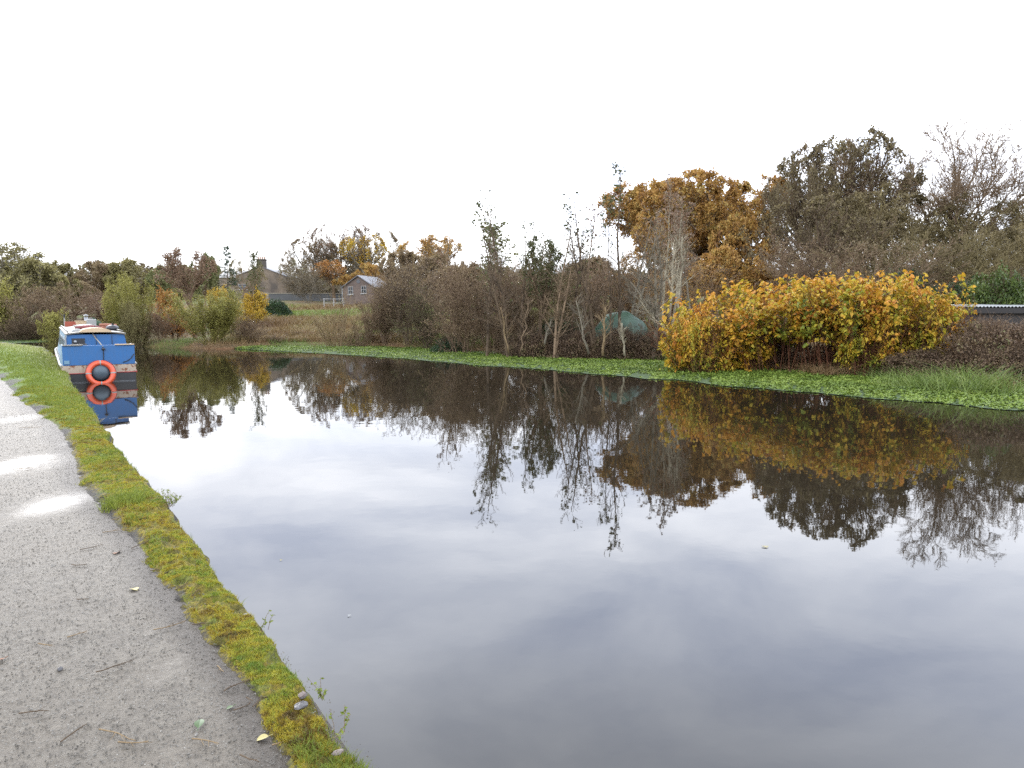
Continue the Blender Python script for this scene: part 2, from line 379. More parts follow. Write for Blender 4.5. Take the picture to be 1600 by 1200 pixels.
def blobleaf(name, seed, W=4, H=3, n=9000, lsize=.1, branches=60, flat=False, ls_as=.6, lumps=4.0):
    """dense evergreen or bramble mound: stems inside, leaves in a deep lumpy shell"""
    rng = np.random.default_rng(seed)
    az = rng.uniform(0, 6.28, branches); ln = rng.uniform(.1, 1.35, branches)
    Dd = np.stack([np.cos(az)*np.sin(ln), np.sin(az)*np.sin(ln), np.cos(ln)], 1)
    L = 1/np.sqrt((Dd[:, 0]**2+Dd[:, 1]**2)/(W*.5)**2+Dd[:, 2]**2/H**2)
    A = extend(rng, np.zeros((branches, 3)), Dd, L*.97, np.full(branches, .02), 7, .08, .0, .3)
    b = kids(rng, A, 12, .3, 1, .8, .3, .35, .6, .3); Bq = extend(rng, *b, 5, .18, -.02, .5)
    u = rng.uniform(0, 2*PI, n); v = np.arccos(rng.uniform(0.0, 1, n)); d = np.stack([np.cos(u)*np.sin(v), np.sin(u)*np.sin(v), np.cos(v)], 1)
    l = fbm(u*lumps/2, v*lumps+3, seed, 4); rad = .72+.5*l-.22*rng.random(n)**2
    P = d*rad[:, None]*np.array([W*.5, W*.5, H*.95])
    V, Q = leaves(rng, P, lsize, aspect=ls_as, up=.6)
    proto(name, [(A, 5)], [(Bq, 3)], [(V, Q, rng.random(n))])
decurrent('oakP', 3, H=13, trunk=.25, limbs=10, n2=9, n3=8, n4=7, spread=.85, leaf=11, lsize=.15, up=.02)
decurrent('chestP', 15, H=13, trunk=.25, limbs=9, n2=9, n3=9, n4=7, spread=.78, leaf=2.5, lsize=.16, up=.04)
decurrent('ashP', 18, H=14, trunk=.36, limbs=12, n2=12, n3=11, n4=8, spread=.82, up=.04, wob=.08, twig=2.0, lim_r=.4, rat=(.52, .5, .62), trk=.02, env=dict(k=7., q=96, lump=.1))
decurrent('bareP', 12, H=12, trunk=.22, limbs=9, n2=9, n3=9, n4=8, spread=.75, leaf=1.3, lsize=.13, up=.04, wob=.12, twig=1.4, lim_r=.45)
decurrent('sparseP', 21, H=11, trunk=.3, limbs=6, n2=8, n3=7, n4=6, spread=.6, leaf=1.6, lsize=.2, up=.06)
decurrent('roundP', 33, H=9, trunk=.2, limbs=9, n2=8, n3=8, n4=6, spread=.85, leaf=4.5, lsize=.2, up=.03, twig=1.5)
shrub('twigP', 41, H=4.5, stems=16, n2=11, n3=9, n4=3, lean=.4, leaf=.9, lsize=.08, wob=.13, tw=.007)
shrub('twigQ', 42, H=5, stems=11, n2=12, n3=9, n4=3, lean=.3, leaf=1.3, lsize=.09, wob=.15, tw=.007, ang=.6)
shrub('fanP', 43, H=3.5, stems=22, n2=8, n3=6, lean=.6, leaf=.5, lsize=.09, wob=.07, tw=.009, ang=.35, r=.025)
shrub('willowP', 44, H=4.6, stems=30, n2=14, n3=9, lean=.33, leaf=4.5, lsize=.12, wob=.06, tw=.006, ang=.33, laspect=.25, r=.025, base_r=.5, rat=.42, up=.12)
shrub('bushP', 45, H=3, stems=18, n2=11, n3=8, lean=.6, leaf=5, lsize=.14, wob=.12, tw=.007, ang=.6)
sapling('saplingP', 51, H=9, n1=30, leaf=2.2, topleaf=.55)
sapling('saplingQ', 52, H=8, n1=26, leaf=1.2, topleaf=.65, stems=2)
sapling('saplingR', 53, H=8, n1=34, n2=7, leaf=4.5, lsize=.15, t0=.35, ratio=.3)
sapling('birchP', 54, H=9, n1=26, n2=5, leaf=3.5, t0=.45, stems=2, ratio=.24, ang=.5, lsize=.12)
conifer('coniferP', 61)
knotweed('knotP', 71, t0=.2); knotweed('knotQ', 72, W=4.8, H=3.3, canes=130)
blobleaf('laurelP', 81, W=5, H=3, n=16000, lsize=.13)
blobleaf('brambleP', 82, W=4.5, H=1.6, n=9000, lsize=.085, branches=110)
blobleaf('hollyP', 83, W=2.4, H=2.2, n=5000, lsize=.1)

# ---------------------------------------------------------------- lie of the land (metres, camera at the origin, +Y ahead)
land_px = [(2600, 700), (2000, 640), (1700, 610), (1600, 603), (1450, 597), (1300, 584), (1150, 575), (1040, 563), (900, 557), (750, 550), (600, 542), (500, 540), (420, 541), (340, 543), (250, 540.5), (200, 538), (100, 531), (0, 523), (-200, 520), (-700, 518)]
LAND = [on(x, y, .1) for x, y in land_px]
land_az = np.array([math.atan2(x, y) for x, y in LAND])[::-1]; land_r = np.array([math.hypot(x, y) for x, y in LAND])[::-1]
def land_dist(x, y): return np.hypot(x, y)-np.interp(np.arctan2(x, y), land_az, land_r)
def terrain_z(x, y):
    x = np.asarray(x, float); y = np.asarray(y, float); d = land_dist(x, y)
    z = .07+.2*np.clip(d/1.2, 0, 1)+.052*np.clip(d-3, 0, 85)
    return z+np.clip(d, 0, 4)/4*(.5*(fbm(x*.12+50, y*.12+50, 5)-.5)+.12*(fbm(x*.9, y*.9, 9)-.5))-.6*np.clip(-d, 0, 1)

m, nt = newmat('field'); g = G(nt); co = g.coord()
big = g.noise(co, .09, 4); mid = g.noise(co, .8, 5); fine = g.noise(co, 9, 4)
c = g.ramp(big, [(.38, (.1, .15, .03)), (.5, (.15, .12, .05)), (.6, (.17, .085, .045))])
c = g.mix(g.ramp(mid, [(.4, 0), (.65, 1)]), c, (.12, .09, .05)); c = g.mix(g.math('MULTIPLY', fine, .5), c, (.04, .04, .02))
g.out(g.princ(c, .95, g.bump(fine, .8, .08), spec=.1)); M['field'] = m
A_ = np.linspace(land_az[0], land_az[-1], 260)
rr_ = np.concatenate([[-1.2, -.4, 0, .3, .7, 1.2], np.geomspace(2, 300, 50)])
X = []; 
for a in A_:
    r0 = np.interp(a, land_az, land_r); r = r0+rr_
    X.append(np.stack([np.sin(a)*r, np.cos(a)*r], 1))
X = np.array(X); Z = terrain_z(X[..., 0], X[..., 1])
V = np.concatenate([X, Z[..., None]], -1).reshape(-1, 3); nR = len(rr_)
i, j = np.meshgrid(np.arange(len(A_)-1), np.arange(nR-1), indexing='ij'); b = (i*nR+j).ravel()
o = link('field', mesh_np('field', V, np.stack([b, b+1, b+nR+1, b+nR], 1), M['field'], smooth=True)); tag(o, kind='structure')

# water
m, nt = newmat('canal water'); g = G(nt); co = g.coord()
n1 = g.noise(g.mapping(co, (1, 1, 1)), 1.1, 2, .5); n2 = g.noise(co, 5.5, 2, .5)
h = g.math('ADD', g.math('MULTIPLY', n1, 1.0), g.math('MULTIPLY', n2, .16))
col = (.012, .0095, .006)
g.out(g.princ(col, .015, g.bump(h, .035, .05), ior=1.333)); M['water'] = m
mb = MB(); mb.poly([(-400, -60, 0), (120, -60, 0), (120, 200, 0), (-400, 200, 0)])
tag(mb.build('canal_water', m), kind='structure')

# ---------------------------------------------------------------- towpath side: edge of the coping and edge of the gravel
PZ = .34
edge_px = [(570, 1200), (500, 1105), (400, 968), (330, 876), (250, 775), (174, 686), (141, 635), (115, 604), (104, 580), (88, 556), (67, 541), (0, 533.5), (-300, 531)]
edge = [on(x, y, PZ) for x, y in edge_px]
path_px = [(440, 1200), (375, 1075), (326, 1019), (262, 936), (225, 872), (165, 810), (120, 760), (110, 715), (85, 665), (35, 632), (0, 594), (-60, 560), (-160, 545), (-500, 538)]
pathe = [on(x, y, PZ) for x, y in path_px]
sl = (edge[4][0]-edge[1][0])/(edge[4][1]-edge[1][1])
e0 = edge[0]
EY = np.array([-12, -2]+[p[1] for p in edge]); EX = np.array([e0[0]-sl*(12+e0[1]), e0[0]-sl*(2+e0[1])]+[p[0] for p in edge])
p0 = pathe[0]; PY = np.array([-12, -2]+[p[1] for p in pathe]); PX = np.array([p0[0]-sl*(12+p0[1]), p0[0]-sl*(2+p0[1])]+[p[0] for p in pathe])
print('EDGE', list(zip(EY.round(2), EX.round(2)))); print('PATH', list(zip(PY.round(2), PX.round(2))), 'slope', sl)
def ex(y): return np.interp(y, EY, EX)+.1*(fbm(np.asarray(y, float)*1.1, np.zeros_like(np.asarray(y, float)), 3)-.5)+.07*(vnoise(np.asarray(y, float)*5.3, np.zeros_like(np.asarray(y, float)), 4)-.5)
def pxx(y): return np.interp(y, PY, PX)
def hz_verge(x, y, u):
    """height of verge above PZ; u=0 at gravel, 1 at water edge"""
    h = .03*np.sin(np.clip(u, 0, 1)*PI)**.6+.035*(fbm(x*5, y*5, 11)-.45)+.02*(fbm(x*22, y*22, 13, 3)-.5)+.012*(vnoise(x*70, y*70, 14)-.5)
    far = np.clip((y-9)/8, 0, 1); h = h+far*.05*np.sin(np.clip(u, 0, 1)*PI)-.03*np.clip(.42-fbm(x*9, y*9, 55, 3), 0, .1)*10*(1-far)
    return h*np.clip(u*6+.15, 0, 1)
def tp_mask(x, y):
    """1 where moss/grass covers, 0 bare gravel"""
    a = pxx(y); b = ex(y); u = (x-a)/(b-a)
    n = fbm(x*2.6+7, y*1.6+3, 21, 5)
    return u, u+(n-.5)*.75

# coarse ground everywhere on the left, fine strip near the edge
yy = np.concatenate([np.linspace(-12, 1.9, 20), np.geomspace(2.0, 9, 420)[:-1], np.geomspace(9, 52, 260)])
uu = np.linspace(0, 1, 64)
Yg, Ug = np.meshgrid(yy, uu, indexing='ij'); wid = ex(Yg)-pxx(Yg)
left = np.maximum(.35, wid*.9)   # overlap on to gravel
Xg = pxx(Yg)-left+(wid+left)*Ug
u = (Xg-pxx(Yg))/wid; Zg = PZ+hz_verge(Xg, Yg, u)
tp = np.clip(1-(1-u)*wid/.05, 0, 1)**2; Zg = Zg-tp*.035
_, mk = tp_mask(Xg, Yg); Zg = Zg-.012*np.clip(.25-mk, 0, 1)*4*np.clip(1-u*3, 0, 1); Zg = np.where(u < -.02, np.maximum(Zg, PZ-.02), Zg)
# lip and wall face
lipX = Xg[:, -1:]; rows = [(.008, -.03), (.012, -.1), (-.01, -.2), (.0, -.34), (.0, -.8)]
jit = lambda k: .03*(vnoise(yy*7, yy*0+k*3.1, 31)-.5)[:, None]
XX = np.concatenate([Xg]+[lipX+dx+jit(k) for k, (dx, dz) in enumerate(rows)], 1); ZZ = np.concatenate([Zg]+[Zg[:, -1:]*0+PZ-.02+dz for dx, dz in rows], 1); YY = np.concatenate([Yg]+[Yg[:, -1:]]*len(rows), 1)
mk = mk-1.6*np.clip((u-.9)/.1, 0, 1)*np.clip((fbm(Xg*6, Yg*6, 58, 3)-.42)*6, 0, 1)
U2 = np.concatenate([mk, np.ones((len(yy), 1))*1.2]+[np.ones((len(yy), 1))*(-1.5)]*(len(rows)-1), 1)
nC = XX.shape[1]; V = np.stack([XX, YY, ZZ], -1).reshape(-1, 3)
i, j = np.meshgrid(np.arange(len(yy)-1), np.arange(nC-1), indexing='ij'); b = (i*nC+j).ravel()

m, nt = newmat('mossy verge'); g = G(nt); co = g.coord(); cov = g.attr('cover'); gr = g.attr('lush')
n1 = g.noise(co, 5, 5, .6); n2 = g.noise(co, 45, 4, .7); n3 = g.noise(co, 260, 2, .6)
moss = g.ramp(n1, [(.28, (.07, .06, .015)), (.4, (.14, .12, .02)), (.5, (.24, .18, .02)), (.6, (.17, .18, .02)), (.72, (.12, .15, .02))])
moss = g.mix(g.ramp(n2, [(.35, .75), (.6, 0)]), moss, (.05, .045, .02))
grass = g.ramp(n1, [(.3, (.08, .13, .015)), (.7, (.14, .2, .03))])
gcol = g.mix(gr, moss, grass)
soil = g.ramp(n2, [(.3, (.018, .014, .01)), (.55, (.035, .028, .02)), (.8, (.06, .05, .038))])
# gravel shared look
vo = g.n('ShaderNodeTexVoronoi'); g.set(vo, 'Vector', co); g.set(vo, 'Scale', 90.0)
grav = g.mix(g.ramp(g.noise(co, 30, 5, .7), [(.3, 0), (.7, 1)]), (.035, .031, .026), (.1, .092, .078))
soil = g.mix(.2, soil, grav)
f = g.ramp(g.math('ADD', cov, g.math('MULTIPLY', g.math('SUBTRACT', n2, .5), .5)), [(0.02, 0), (.16, 1)])
c = g.mix(f, soil, gcol)
wallf = g.ramp(cov, [(0, 1), (.001, 0)])
stone_w = g.ramp(cov, [(0, 0)]) if False else None
ro = g.math('ADD', .75, g.math('MULTIPLY', f, .15))
g.out(g.princ(c, ro, g.bump(g.math('ADD', n2, g.math('MULTIPLY', n3, .5)), .9, .02), spec=.35)); M['verge'] = m
lush = np.clip((YY-9.5)/4+(fbm(XX*1.3, YY*.6, 77)-.5)*2.4, 0, 1)*np.clip(1.15-np.abs(u.mean())*0-(np.concatenate([u]+[u[:, -1:]]*len(rows), 1)-.45)*1.6, 0, 1)
o = link('grass_verge', mesh_np('grass_verge', V, np.stack([b, b+nC, b+nC+1, b+1], 1), M['verge'], smooth=True, vattrs={'cover': U2.ravel(), 'lush': lush.ravel()})); tag(o, kind='structure')

# gravel towpath sheet
yy2 = np.concatenate([np.linspace(-12, 1.9, 20), np.geomspace(2.0, 12, 520)[:-1], np.geomspace(12, 52, 120)]); vv = np.concatenate([-np.linspace(.0015, 2.6, 210)[::-1], [.0, .3]])
Y2, V2 = np.meshgrid(yy2, vv, indexing='ij'); X2 = pxx(Y2)+np.where(V2 < 0, V2*1.0, V2)
Z2 = PZ+.004+.016*(fbm(X2*1.1, Y2*1.1, 61, 4)-.5)+.01*(fbm(X2*7, Y2*7, 62, 3)-.5)+.008*(fbm(X2*28, Y2*28, 63, 3)-.5)
Z2 = np.where(V2 > .05, PZ-.03, Z2)
pud = [(22, 728, .32, .85), (88, 788, .24, .8), (265, 1045, .1, .3), (245, 855, .12, .4), (120, 690, .16, .6), (30, 655, .3, .4)]
wet = np.zeros_like(X2)
for a, b_, r, s in pud:
    x0, y0 = on(a, b_, PZ); d = (.55+1.0*fbm(X2*2.3+a, Y2*1.4, 66, 4))*np.hypot((X2-x0)/1.2, (Y2-y0)/2.4)/r; wet = np.maximum(wet, s*np.exp(-d*d))
wet = wet+.35*(fbm(X2*.9, Y2*.7, 64)-.5)
m, nt = newmat('wet gravel'); g = G(nt); co = g.coord(); wt = g.attr('wet')
n1 = g.noise(co, 1.6, 5, .6); n2 = g.noise(co, 22, 6, .75); n3 = g.noise(co, 180, 3, .7)
vo = g.n('ShaderNodeTexVoronoi'); g.set(vo, 'Vector', co); g.set(vo, 'Scale', 70.0); vd, vc = vo.outputs['Distance'], vo.outputs['Color']
c = g.ramp(n2, [(.28, (.068, .056, .041)), (.5, (.115, .098, .074)), (.7, (.178, .156, .122))])
c = g.mix(g.ramp(n1, [(.35, 0), (.65, .45)]), c, (.14, .115, .083))
sp = g.n('ShaderNodeSeparateColor'); g.set(sp, 0, vc)
peb = g.math('MULTIPLY', g.ramp(vd, [(.2, 1), (.36, 0)]), g.ramp(sp.outputs[0], [(.72, 0), (.76, 1)]))
c = g.mix(peb, c, g.ramp(sp.outputs[1], [(0, (.08, .07, .055)), (.5, (.2, .185, .15)), (1, (.32, .3, .26))]))
c = g.mix(g.ramp(n3, [(.3, .25), (.5, 0)]), c, (.022, .02, .016))
w = g.ramp(g.math('ADD', wt, g.math('MULTIPLY', g.math('SUBTRACT', n2, .5), .7)), [(.2, 0), (.95, 1)])
c = g.mix(g.math('MULTIPLY', w, .45), c, (.05, .043, .034))
ed_ = g.ramp(g.math('ADD', g.attr('edge'), g.math('MULTIPLY', g.math('SUBTRACT', n2, .5), .9)), [(.3, 0), (.85, .75)])
c = g.mix(ed_, c, (.04, .03, .021))
ro = g.ramp(w, [(0, .58), (.5, .42), (1, .06)])
hh = g.math('ADD', g.math('MULTIPLY', n2, 1.0), g.math('ADD', g.math('MULTIPLY', n3, .4), g.math('MULTIPLY', peb, .5)))
bs = g.ramp(w, [(0, .9), (.6, .35), (1, .03)])
bn = g.n('ShaderNodeBump'); g.set(bn, 'Height', hh); g.set(bn, 'Strength', bs); g.set(bn, 'Distance', .02)
g.out(g.princ(c, ro, bn.outputs[0], spec=.35)); M['gravel'] = m
nC2 = len(vv); i, j = np.meshgrid(np.arange(len(yy2)-1), np.arange(nC2-1), indexing='ij'); b = (i*nC2+j).ravel()
V = np.stack([X2, Y2, Z2], -1).reshape(-1, 3)
o = link('towpath', mesh_np('towpath', V, np.stack([b, b+nC2, b+nC2+1, b+1], 1), M['gravel'], smooth=True, vattrs={'wet': wet.ravel(), 'edge': (np.clip(1+V2/(.16+.03*Y2), 0, 1)).ravel()})); tag(o, kind='structure')
# grassy ground left of the path, out to a distance
mb = MB()
ys = [-12, 0, 4, 8, 14, 22, 32, 42, 52]
for a, b_ in zip(ys, ys[1:]):
    mb.poly([(-160, a, PZ-.02), (float(pxx(a))-2.55, a, PZ-.02), (float(pxx(b_))-2.55, b_, PZ-.02), (-160, b_, PZ-.02)])
m, nt = newmat('rough grass ground'); g = G(nt); co = g.coord()
g.out(g.princ(g.ramp(g.noise(co, 3, 5), [(.3, (.05, .07, .015)), (.7, (.12, .15, .03))]), .9, g.bump(g.noise(co, 20), .8, .05)))
tag(mb.build('ground', m), kind='structure')

# ---------------------------------------------------------------- blades of grass
def blades(rng, x, y, z, h, w, lean=.35):
    n = len(x); az = rng.uniform(0, 2*PI, n); la = rng.uniform(0, 2*PI, n); l = np.abs(rng.normal(lean, lean*.5, n))
    s = np.stack([np.cos(az), np.sin(az), np.zeros(n)], 1)*(w*.5)[:, None]; o = np.stack([np.cos(la)*l, np.sin(la)*l, np.ones(n)], 1)
    B0 = np.stack([x, y, z], 1); m1 = B0+o*(h*.55)[:, None]; tp = m1+np.stack([np.cos(la)*l*2, np.sin(la)*l*2, np.full(n, .75)], 1)*(h*.45)[:, None]
    V = np.stack([B0-s, B0+s, m1+s*.75, m1-s*.75, tp+s*.12, tp-s*.12], 1).reshape(-1, 3); k = np.arange(n)[:, None]*6
    Q = np.concatenate([k+np.array([[0, 1, 2, 3]]), k+np.array([[3, 2, 4, 5]])], 0)
    return V, Q
M['b_grass'] = leafmat('grass blades', [(0, (.1, .12, .015)), (.5, (.17, .22, .03)), (1, (.28, .3, .05))], trans=.3, clump=4)
M['b_moss'] = leafmat('moss shoots', [(0, (.1, .065, .02)), (.2, (.22, .15, .02)), (.4, (.36, .29, .025)), (.6, (.3, .29, .03)), (1, (.13, .2, .025))], trans=.25, clump=14, k=.9)
M['b_reed'] = leafmat('reed blades', [(0, (.08, .12, .03)), (.5, (.15, .21, .045)), (1, (.26, .3, .09))], trans=.25, clump=3)
M['b_straw'] = leafmat('straw blades', [(0, (.16, .09, .04)), (.5, (.3, .19, .09)), (1, (.38, .28, .15))], trans=.25, clump=3)
rng = np.random.default_rng(5)
def scatter(n, y0, y1, near=True):
    y = np.exp(rng.uniform(math.log(y0), math.log(y1), n)) if near else rng.uniform(y0, y1, n)
    a = pxx(y); b = ex(y); u = rng.uniform(-.9, .985, n); x = a+(b-a)*u; return x, y, u
# moss shoots: dense very short
x, y, u = scatter(330000, 2.1, 16); _, mk = tp_mask(x, y); k = (mk > .12+rng.random(len(x))*.12) & (u > -.6); x, y, u = x[k], y[k], u[k]; bare = fbm(x*9, y*9, 55, 3); lipb = (u > .9) & (fbm(x*6, y*6, 58, 3) > .5); k = (bare > .44) & ~lipb; x, y, u = x[k], y[k], u[k]
z = PZ+hz_verge(x, y, u)-.004-np.clip(1-(1-u)*(ex(y)-pxx(y))/.05, 0, 1)**2*.035
sc = (.55+y*.13); V, Q = blades(rng, x, y, z, rng.uniform(.006, .02, len(x))*sc**.6, .0035*sc, .5)
rm = np.clip(.5+(fbm(x*2.6+4, y*2.2, 87, 4)-.5)*3.2+rng.normal(0, .16, len(x)), 0, 1); o = link('moss', mesh_np('moss', V, Q, M['b_moss'], attrs={'rnd': np.tile(rm, 2)})); tag(o, 'yellow green moss covering the stone edge of the towpath', 'moss', kind='stuff')
# grass blades
x, y, u = scatter(150000, 2.1, 50); _, mk = tp_mask(x, y)
dn = fbm(x*1.5+3, y*.9+8, 71); far = np.clip((y-9)/5, 0, 1)
pr = np.clip((dn-.5)*5, .03, 1)*(1-far)+far*np.clip(1.25-u*.75, .15, 1); k = (mk > .2) & (rng.random(len(x)) < pr); 
xt, yt = on(195, 790, PZ); clump = np.exp(-(((x-xt)/.2)**2+((y-yt)/.3)**2)); k = k | ((clump > .5) & (rng.random(len(x)) < .9))
x, y, u, far, clump = x[k], y[k], u[k], far[k], clump[k]; z = PZ+hz_verge(x, y, u)-.006
h = rng.uniform(.015, .045, len(x))*(1+far*1.2+clump*2.6); V, Q = blades(rng, x, y, z, h, .0028*(.6+y*.16), .45)
o = link('grass', mesh_np('grass', V, Q, M['b_grass'], attrs={'rnd': rng.random(len(Q))})); tag(o, 'bright green short grass growing on the towpath verge', 'grass', kind='stuff')
# overhanging weeds at the coping edge
def small_weed(px, py, n, h, label):
    x, y = on(px, py, PZ); r = np.random.default_rng(px)
    az = r.uniform(0, 6.28, n); D = np.stack([np.cos(az)*.5+.35, np.sin(az)*.5, np.full(n, 1.)], 1)
    B = extend(r, np.tile([[0, 0, 0.]], (n, 1))+r.normal(0, .02, (n, 3))*[1, 1, 0], D, np.full(n, h)*r.uniform(.5, 1, n), np.full(n, .0016), 6, .12, -.03, .5)
    P = sample(r, B, 9, .2, 1); V1, Q1 = tubes(B, 3); V2_, Q2_ = leaves(r, P, .016, aspect=.6)
    t = empty('weed', (x, y, PZ), label=label, cat='weed'); 
    link('stalk', mesh_np('stalk', V1, Q1, M['t_straw']), t)
    link('foliage', mesh_np('foliage', V2_, Q2_, M['b_grass'], attrs={'rnd': r.random(len(Q2_))}), t)
small_weed(262, 792, 26, .16, 'bushy little weed leaning over the water beside the bright grass tuft')
small_weed(497, 1092, 5, .1, 'tiny green sprig leaning over the water beside the grey stones')
small_weed(528, 1148, 4, .12, 'small grass sprig sticking up from the nearest stretch of mossy edge')
small_weed(415, 982, 3, .14, 'thin dry sprig leaning out over the water halfway along the mossy edge')
# ---------------------------------------------------------------- floating pennywort along the far bank
mat_px = [(2600, 800), (2000, 690), (1700, 648), (1600, 640), (1450, 631), (1300, 617), (1150, 603), (1000, 590), (850, 578), (750, 571), (650, 563), (560, 555), (450, 549.5), (370, 545), (300, 543.6), (250, 541.8), (200, 539), (120, 532.5), (95, 532), (60, 535), (0, 537), (-200, 539), (-700, 532)]
MP = [on(x, y, .01) for x, y in mat_px]; mat_az = np.array([math.atan2(x, y) for x, y in MP])[::-1]; mat_r = np.array([math.hypot(x, y) for x, y in MP])[::-1]
def mat_edge(a): return np.interp(a, mat_az, mat_r)+.5*(fbm(a*22, a*0+2, 91, 5)-.5)*np.clip((np.interp(a, land_az, land_r)-np.interp(a, mat_az, mat_r)), 0, 2.5)
def mat_z(a, s): return .008+.08*np.clip((s-.12)*2, 0, 1)*(.6+.8*(fbm(a*60, s*5, 92, 3)-.3))
A2 = np.linspace(mat_az[1], mat_az[-1], 700); S = np.linspace(0, 1.1, 26)
Ag, Sg = np.meshgrid(A2, S, indexing='ij'); r0 = mat_edge(Ag); r1 = np.maximum(np.interp(Ag, land_az, land_r), r0+.05); Rg = r0+(r1-r0)*Sg
V = np.stack([np.sin(Ag)*Rg, np.cos(Ag)*Rg, mat_z(Ag, Sg)*np.clip((r1-r0), 0, 1)+.004+.02*(vnoise(Ag*300, Rg*6, 93)-.3)*np.clip(Sg*5, 0, 1)], -1).reshape(-1, 3)
i, j = np.meshgrid(np.arange(len(A2)-1), np.arange(len(S)-1), indexing='ij'); b = (i*len(S)+j).ravel()
m, nt = newmat('pennywort mat'); g = G(nt); co = g.coord()
g.out(g.princ(g.ramp(g.noise(co, 6, 5, .7), [(.3, (.015, .03, .008)), (.7, (.05, .09, .015))]), .95, g.bump(g.noise(co, 14, 3), 1, .05)))
M['l_penny'] = leafmat('pennywort leaves', [(0, (.07, .11, .02)), (.4, (.15, .22, .035)), (.8, (.24, .32, .055)), (1, (.34, .4, .1))], trans=.2, clump=1.0, k=.8)
rng = np.random.default_rng(17); n = 230000
a = rng.uniform(mat_az[2], mat_az[-2], n); s = rng.random(n)**.8*1.12; r0 = mat_edge(a); r1 = np.maximum(np.interp(a, land_az, land_r), r0)
keep = (fbm(a*130, r0*.8+s*6, 95, 3)+.5*s > .42) & (rng.random(n) < np.clip((r1-r0)/2.2, 0, 1)) & (rng.random(n) < 18/np.clip(r0, 12, 99)*1.15); a, s, r0, r1 = a[keep], s[keep], r0[keep], r1[keep]; R_ = r0+(r1-r0)*s+rng.normal(0, .05, len(a)); n = len(a)
P = np.stack([np.sin(a)*R_, np.cos(a)*R_, mat_z(a, s)*np.clip(r1-r0, 0, 1)+.01+rng.random(n)*.06*np.clip(s*3, .1, 1)], 1)
V2, Q2 = big_leaves(rng, P, .058, up=2.0, droop=0, sv=.5)
Vm, Qm, mi, rn = join([(V, np.stack([b, b+1, b+len(S)+1, b+len(S)], 1), 0, None), (V2, Q2, 1, np.tile(rng.random(n), 2))])
o = link('pennywort', mesh_np('pennywort', Vm, Qm, [m, M['l_penny']], mi=mi, attrs={'rnd': rn})); tag(o, 'bright green floating pennywort fringing the far bank', 'floating plants', kind='stuff')

# ---------------------------------------------------------------- grasses on the far bank and the field
rng = np.random.default_rng(23)
def polar(n, a0, a1, d0, d1, pw=1.0):
    a = rng.uniform(a0, a1, n); d = d0+(d1-d0)*rng.random(n)**pw; r = np.interp(a, land_az, land_r)+d
    return np.sin(a)*r, np.cos(a)*r
azp = lambda px: math.atan2((px-800)/F, 1)
x, y = polar(70000, azp(-100), azp(1750), -.45, 3.2, 1.6); nz = fbm(x*.5, y*.5, 44)
k = rng.random(len(x)) < np.clip((nz-.3)*3, .1, 1)*np.clip(22/np.hypot(x, y), .4, 1); x, y, nz = x[k], y[k], nz[k]
V, Q = blades(rng, x, y, terrain_z(x, y)-.02, rng.uniform(.08, .42, len(x))*(.5+nz), np.full(len(x), .012), .5)
st = fbm(x*.35+30, y*.35, 45) > .53; mi = np.tile(st, 2).astype(int)
tag(link('bank_grass', mesh_np('bank_grass', V, Q, [M['b_reed'], M['b_straw']], mi=mi, attrs={'rnd': rng.random(len(Q))})), 'mixed green and dry grass edging the far bank', 'grass', kind='stuff')
x, y = polar(90000, azp(330), azp(1100), 1.5, 60, 1.5); nz = fbm(x*.12, y*.12, 46)
V, Q = blades(rng, x, y, terrain_z(x, y)-.03, rng.uniform(.2, .75, len(x))*(.3+nz*1.2), .02+.0009*np.hypot(x, y), .4)
M['b_heath'] = leafmat('rough field blades', [(0, (.15, .085, .04)), (.3, (.22, .15, .065)), (.5, (.24, .2, .08)), (.7, (.16, .2, .045)), (1, (.17, .25, .05))], trans=.2, clump=.16)
tag(link('field_grass', mesh_np('field_grass', V, Q, [M['b_heath']], attrs={'rnd': np.tile(np.clip(.5+(fbm(x*.13+3, y*.13, 47, 3)-.5)*4+rng.normal(0, .15, len(x)), 0, 1), 2)})), 'russet and green rough grass on the rising field behind the bank', 'grass', kind='stuff')

def tussock(px, py, h, n, mat, label, wid=.25, name='grass_tussock', blade=.014, lean=.5, group=None):
    x, y = on(px, py, .25); r = np.random.default_rng(int(px*7+py)); q = r.normal(0, wid, (n, 2))
    V, Q = blades(r, q[:, 0], q[:, 1], np.zeros(n)-.05, h*r.uniform(.5, 1.1, n), np.full(n, blade), lean)
    o = link(name, mesh_np(name, V, Q, [mat], attrs={'rnd': r.random(len(Q))}), loc=(x, y, max(.05, float(terrain_z(x, y))))); tag(o, label, 'grass tussock', group)
tg = 'grass tussocks along the far bank'
tussock(803, 548, .6, 260, M['b_straw'], 'rust orange dead grass tuft beside a clump of thin alder stems', .22, group=tg)
tussock(680, 538, 1.0, 420, M['b_reed'], 'tall green sedge clump below the big dark brown bush', .6, group=tg)
tussock(745, 543, .7, 260, M['b_reed'], 'low green sedge clump between the dark bush and the rust orange tuft', .5, group=tg)
tussock(560, 536, .7, 240, M['b_reed'], 'green sedge clump at the foot of the fan shaped shrub', .5, group=tg)
tussock(640, 536, .6, 150, M['b_straw'], 'tan dead grass at the left foot of the big dark brown bush', .3, group=tg)
tussock(1290, 578, .55, 520, M['b_straw'], 'tan heap of dead grass hanging under the middle of the yellow thicket', .35, lean=1.1, group=tg)
tussock(1508, 600, .85, 340, M['b_reed'], 'long bladed green grass clump at the right foot of the yellow thicket', .5, blade=.018, lean=.8, group=tg)
tussock(1420, 594, .6, 260, M['b_reed'], 'leafy green grass clump under the low golden clump', .45, lean=.7, blade=.016, group=tg)
tussock(1556, 603, .7, 240, M['b_reed'], 'arching green grass clump in front of the brambles', .45, lean=.8, blade=.018, group=tg)
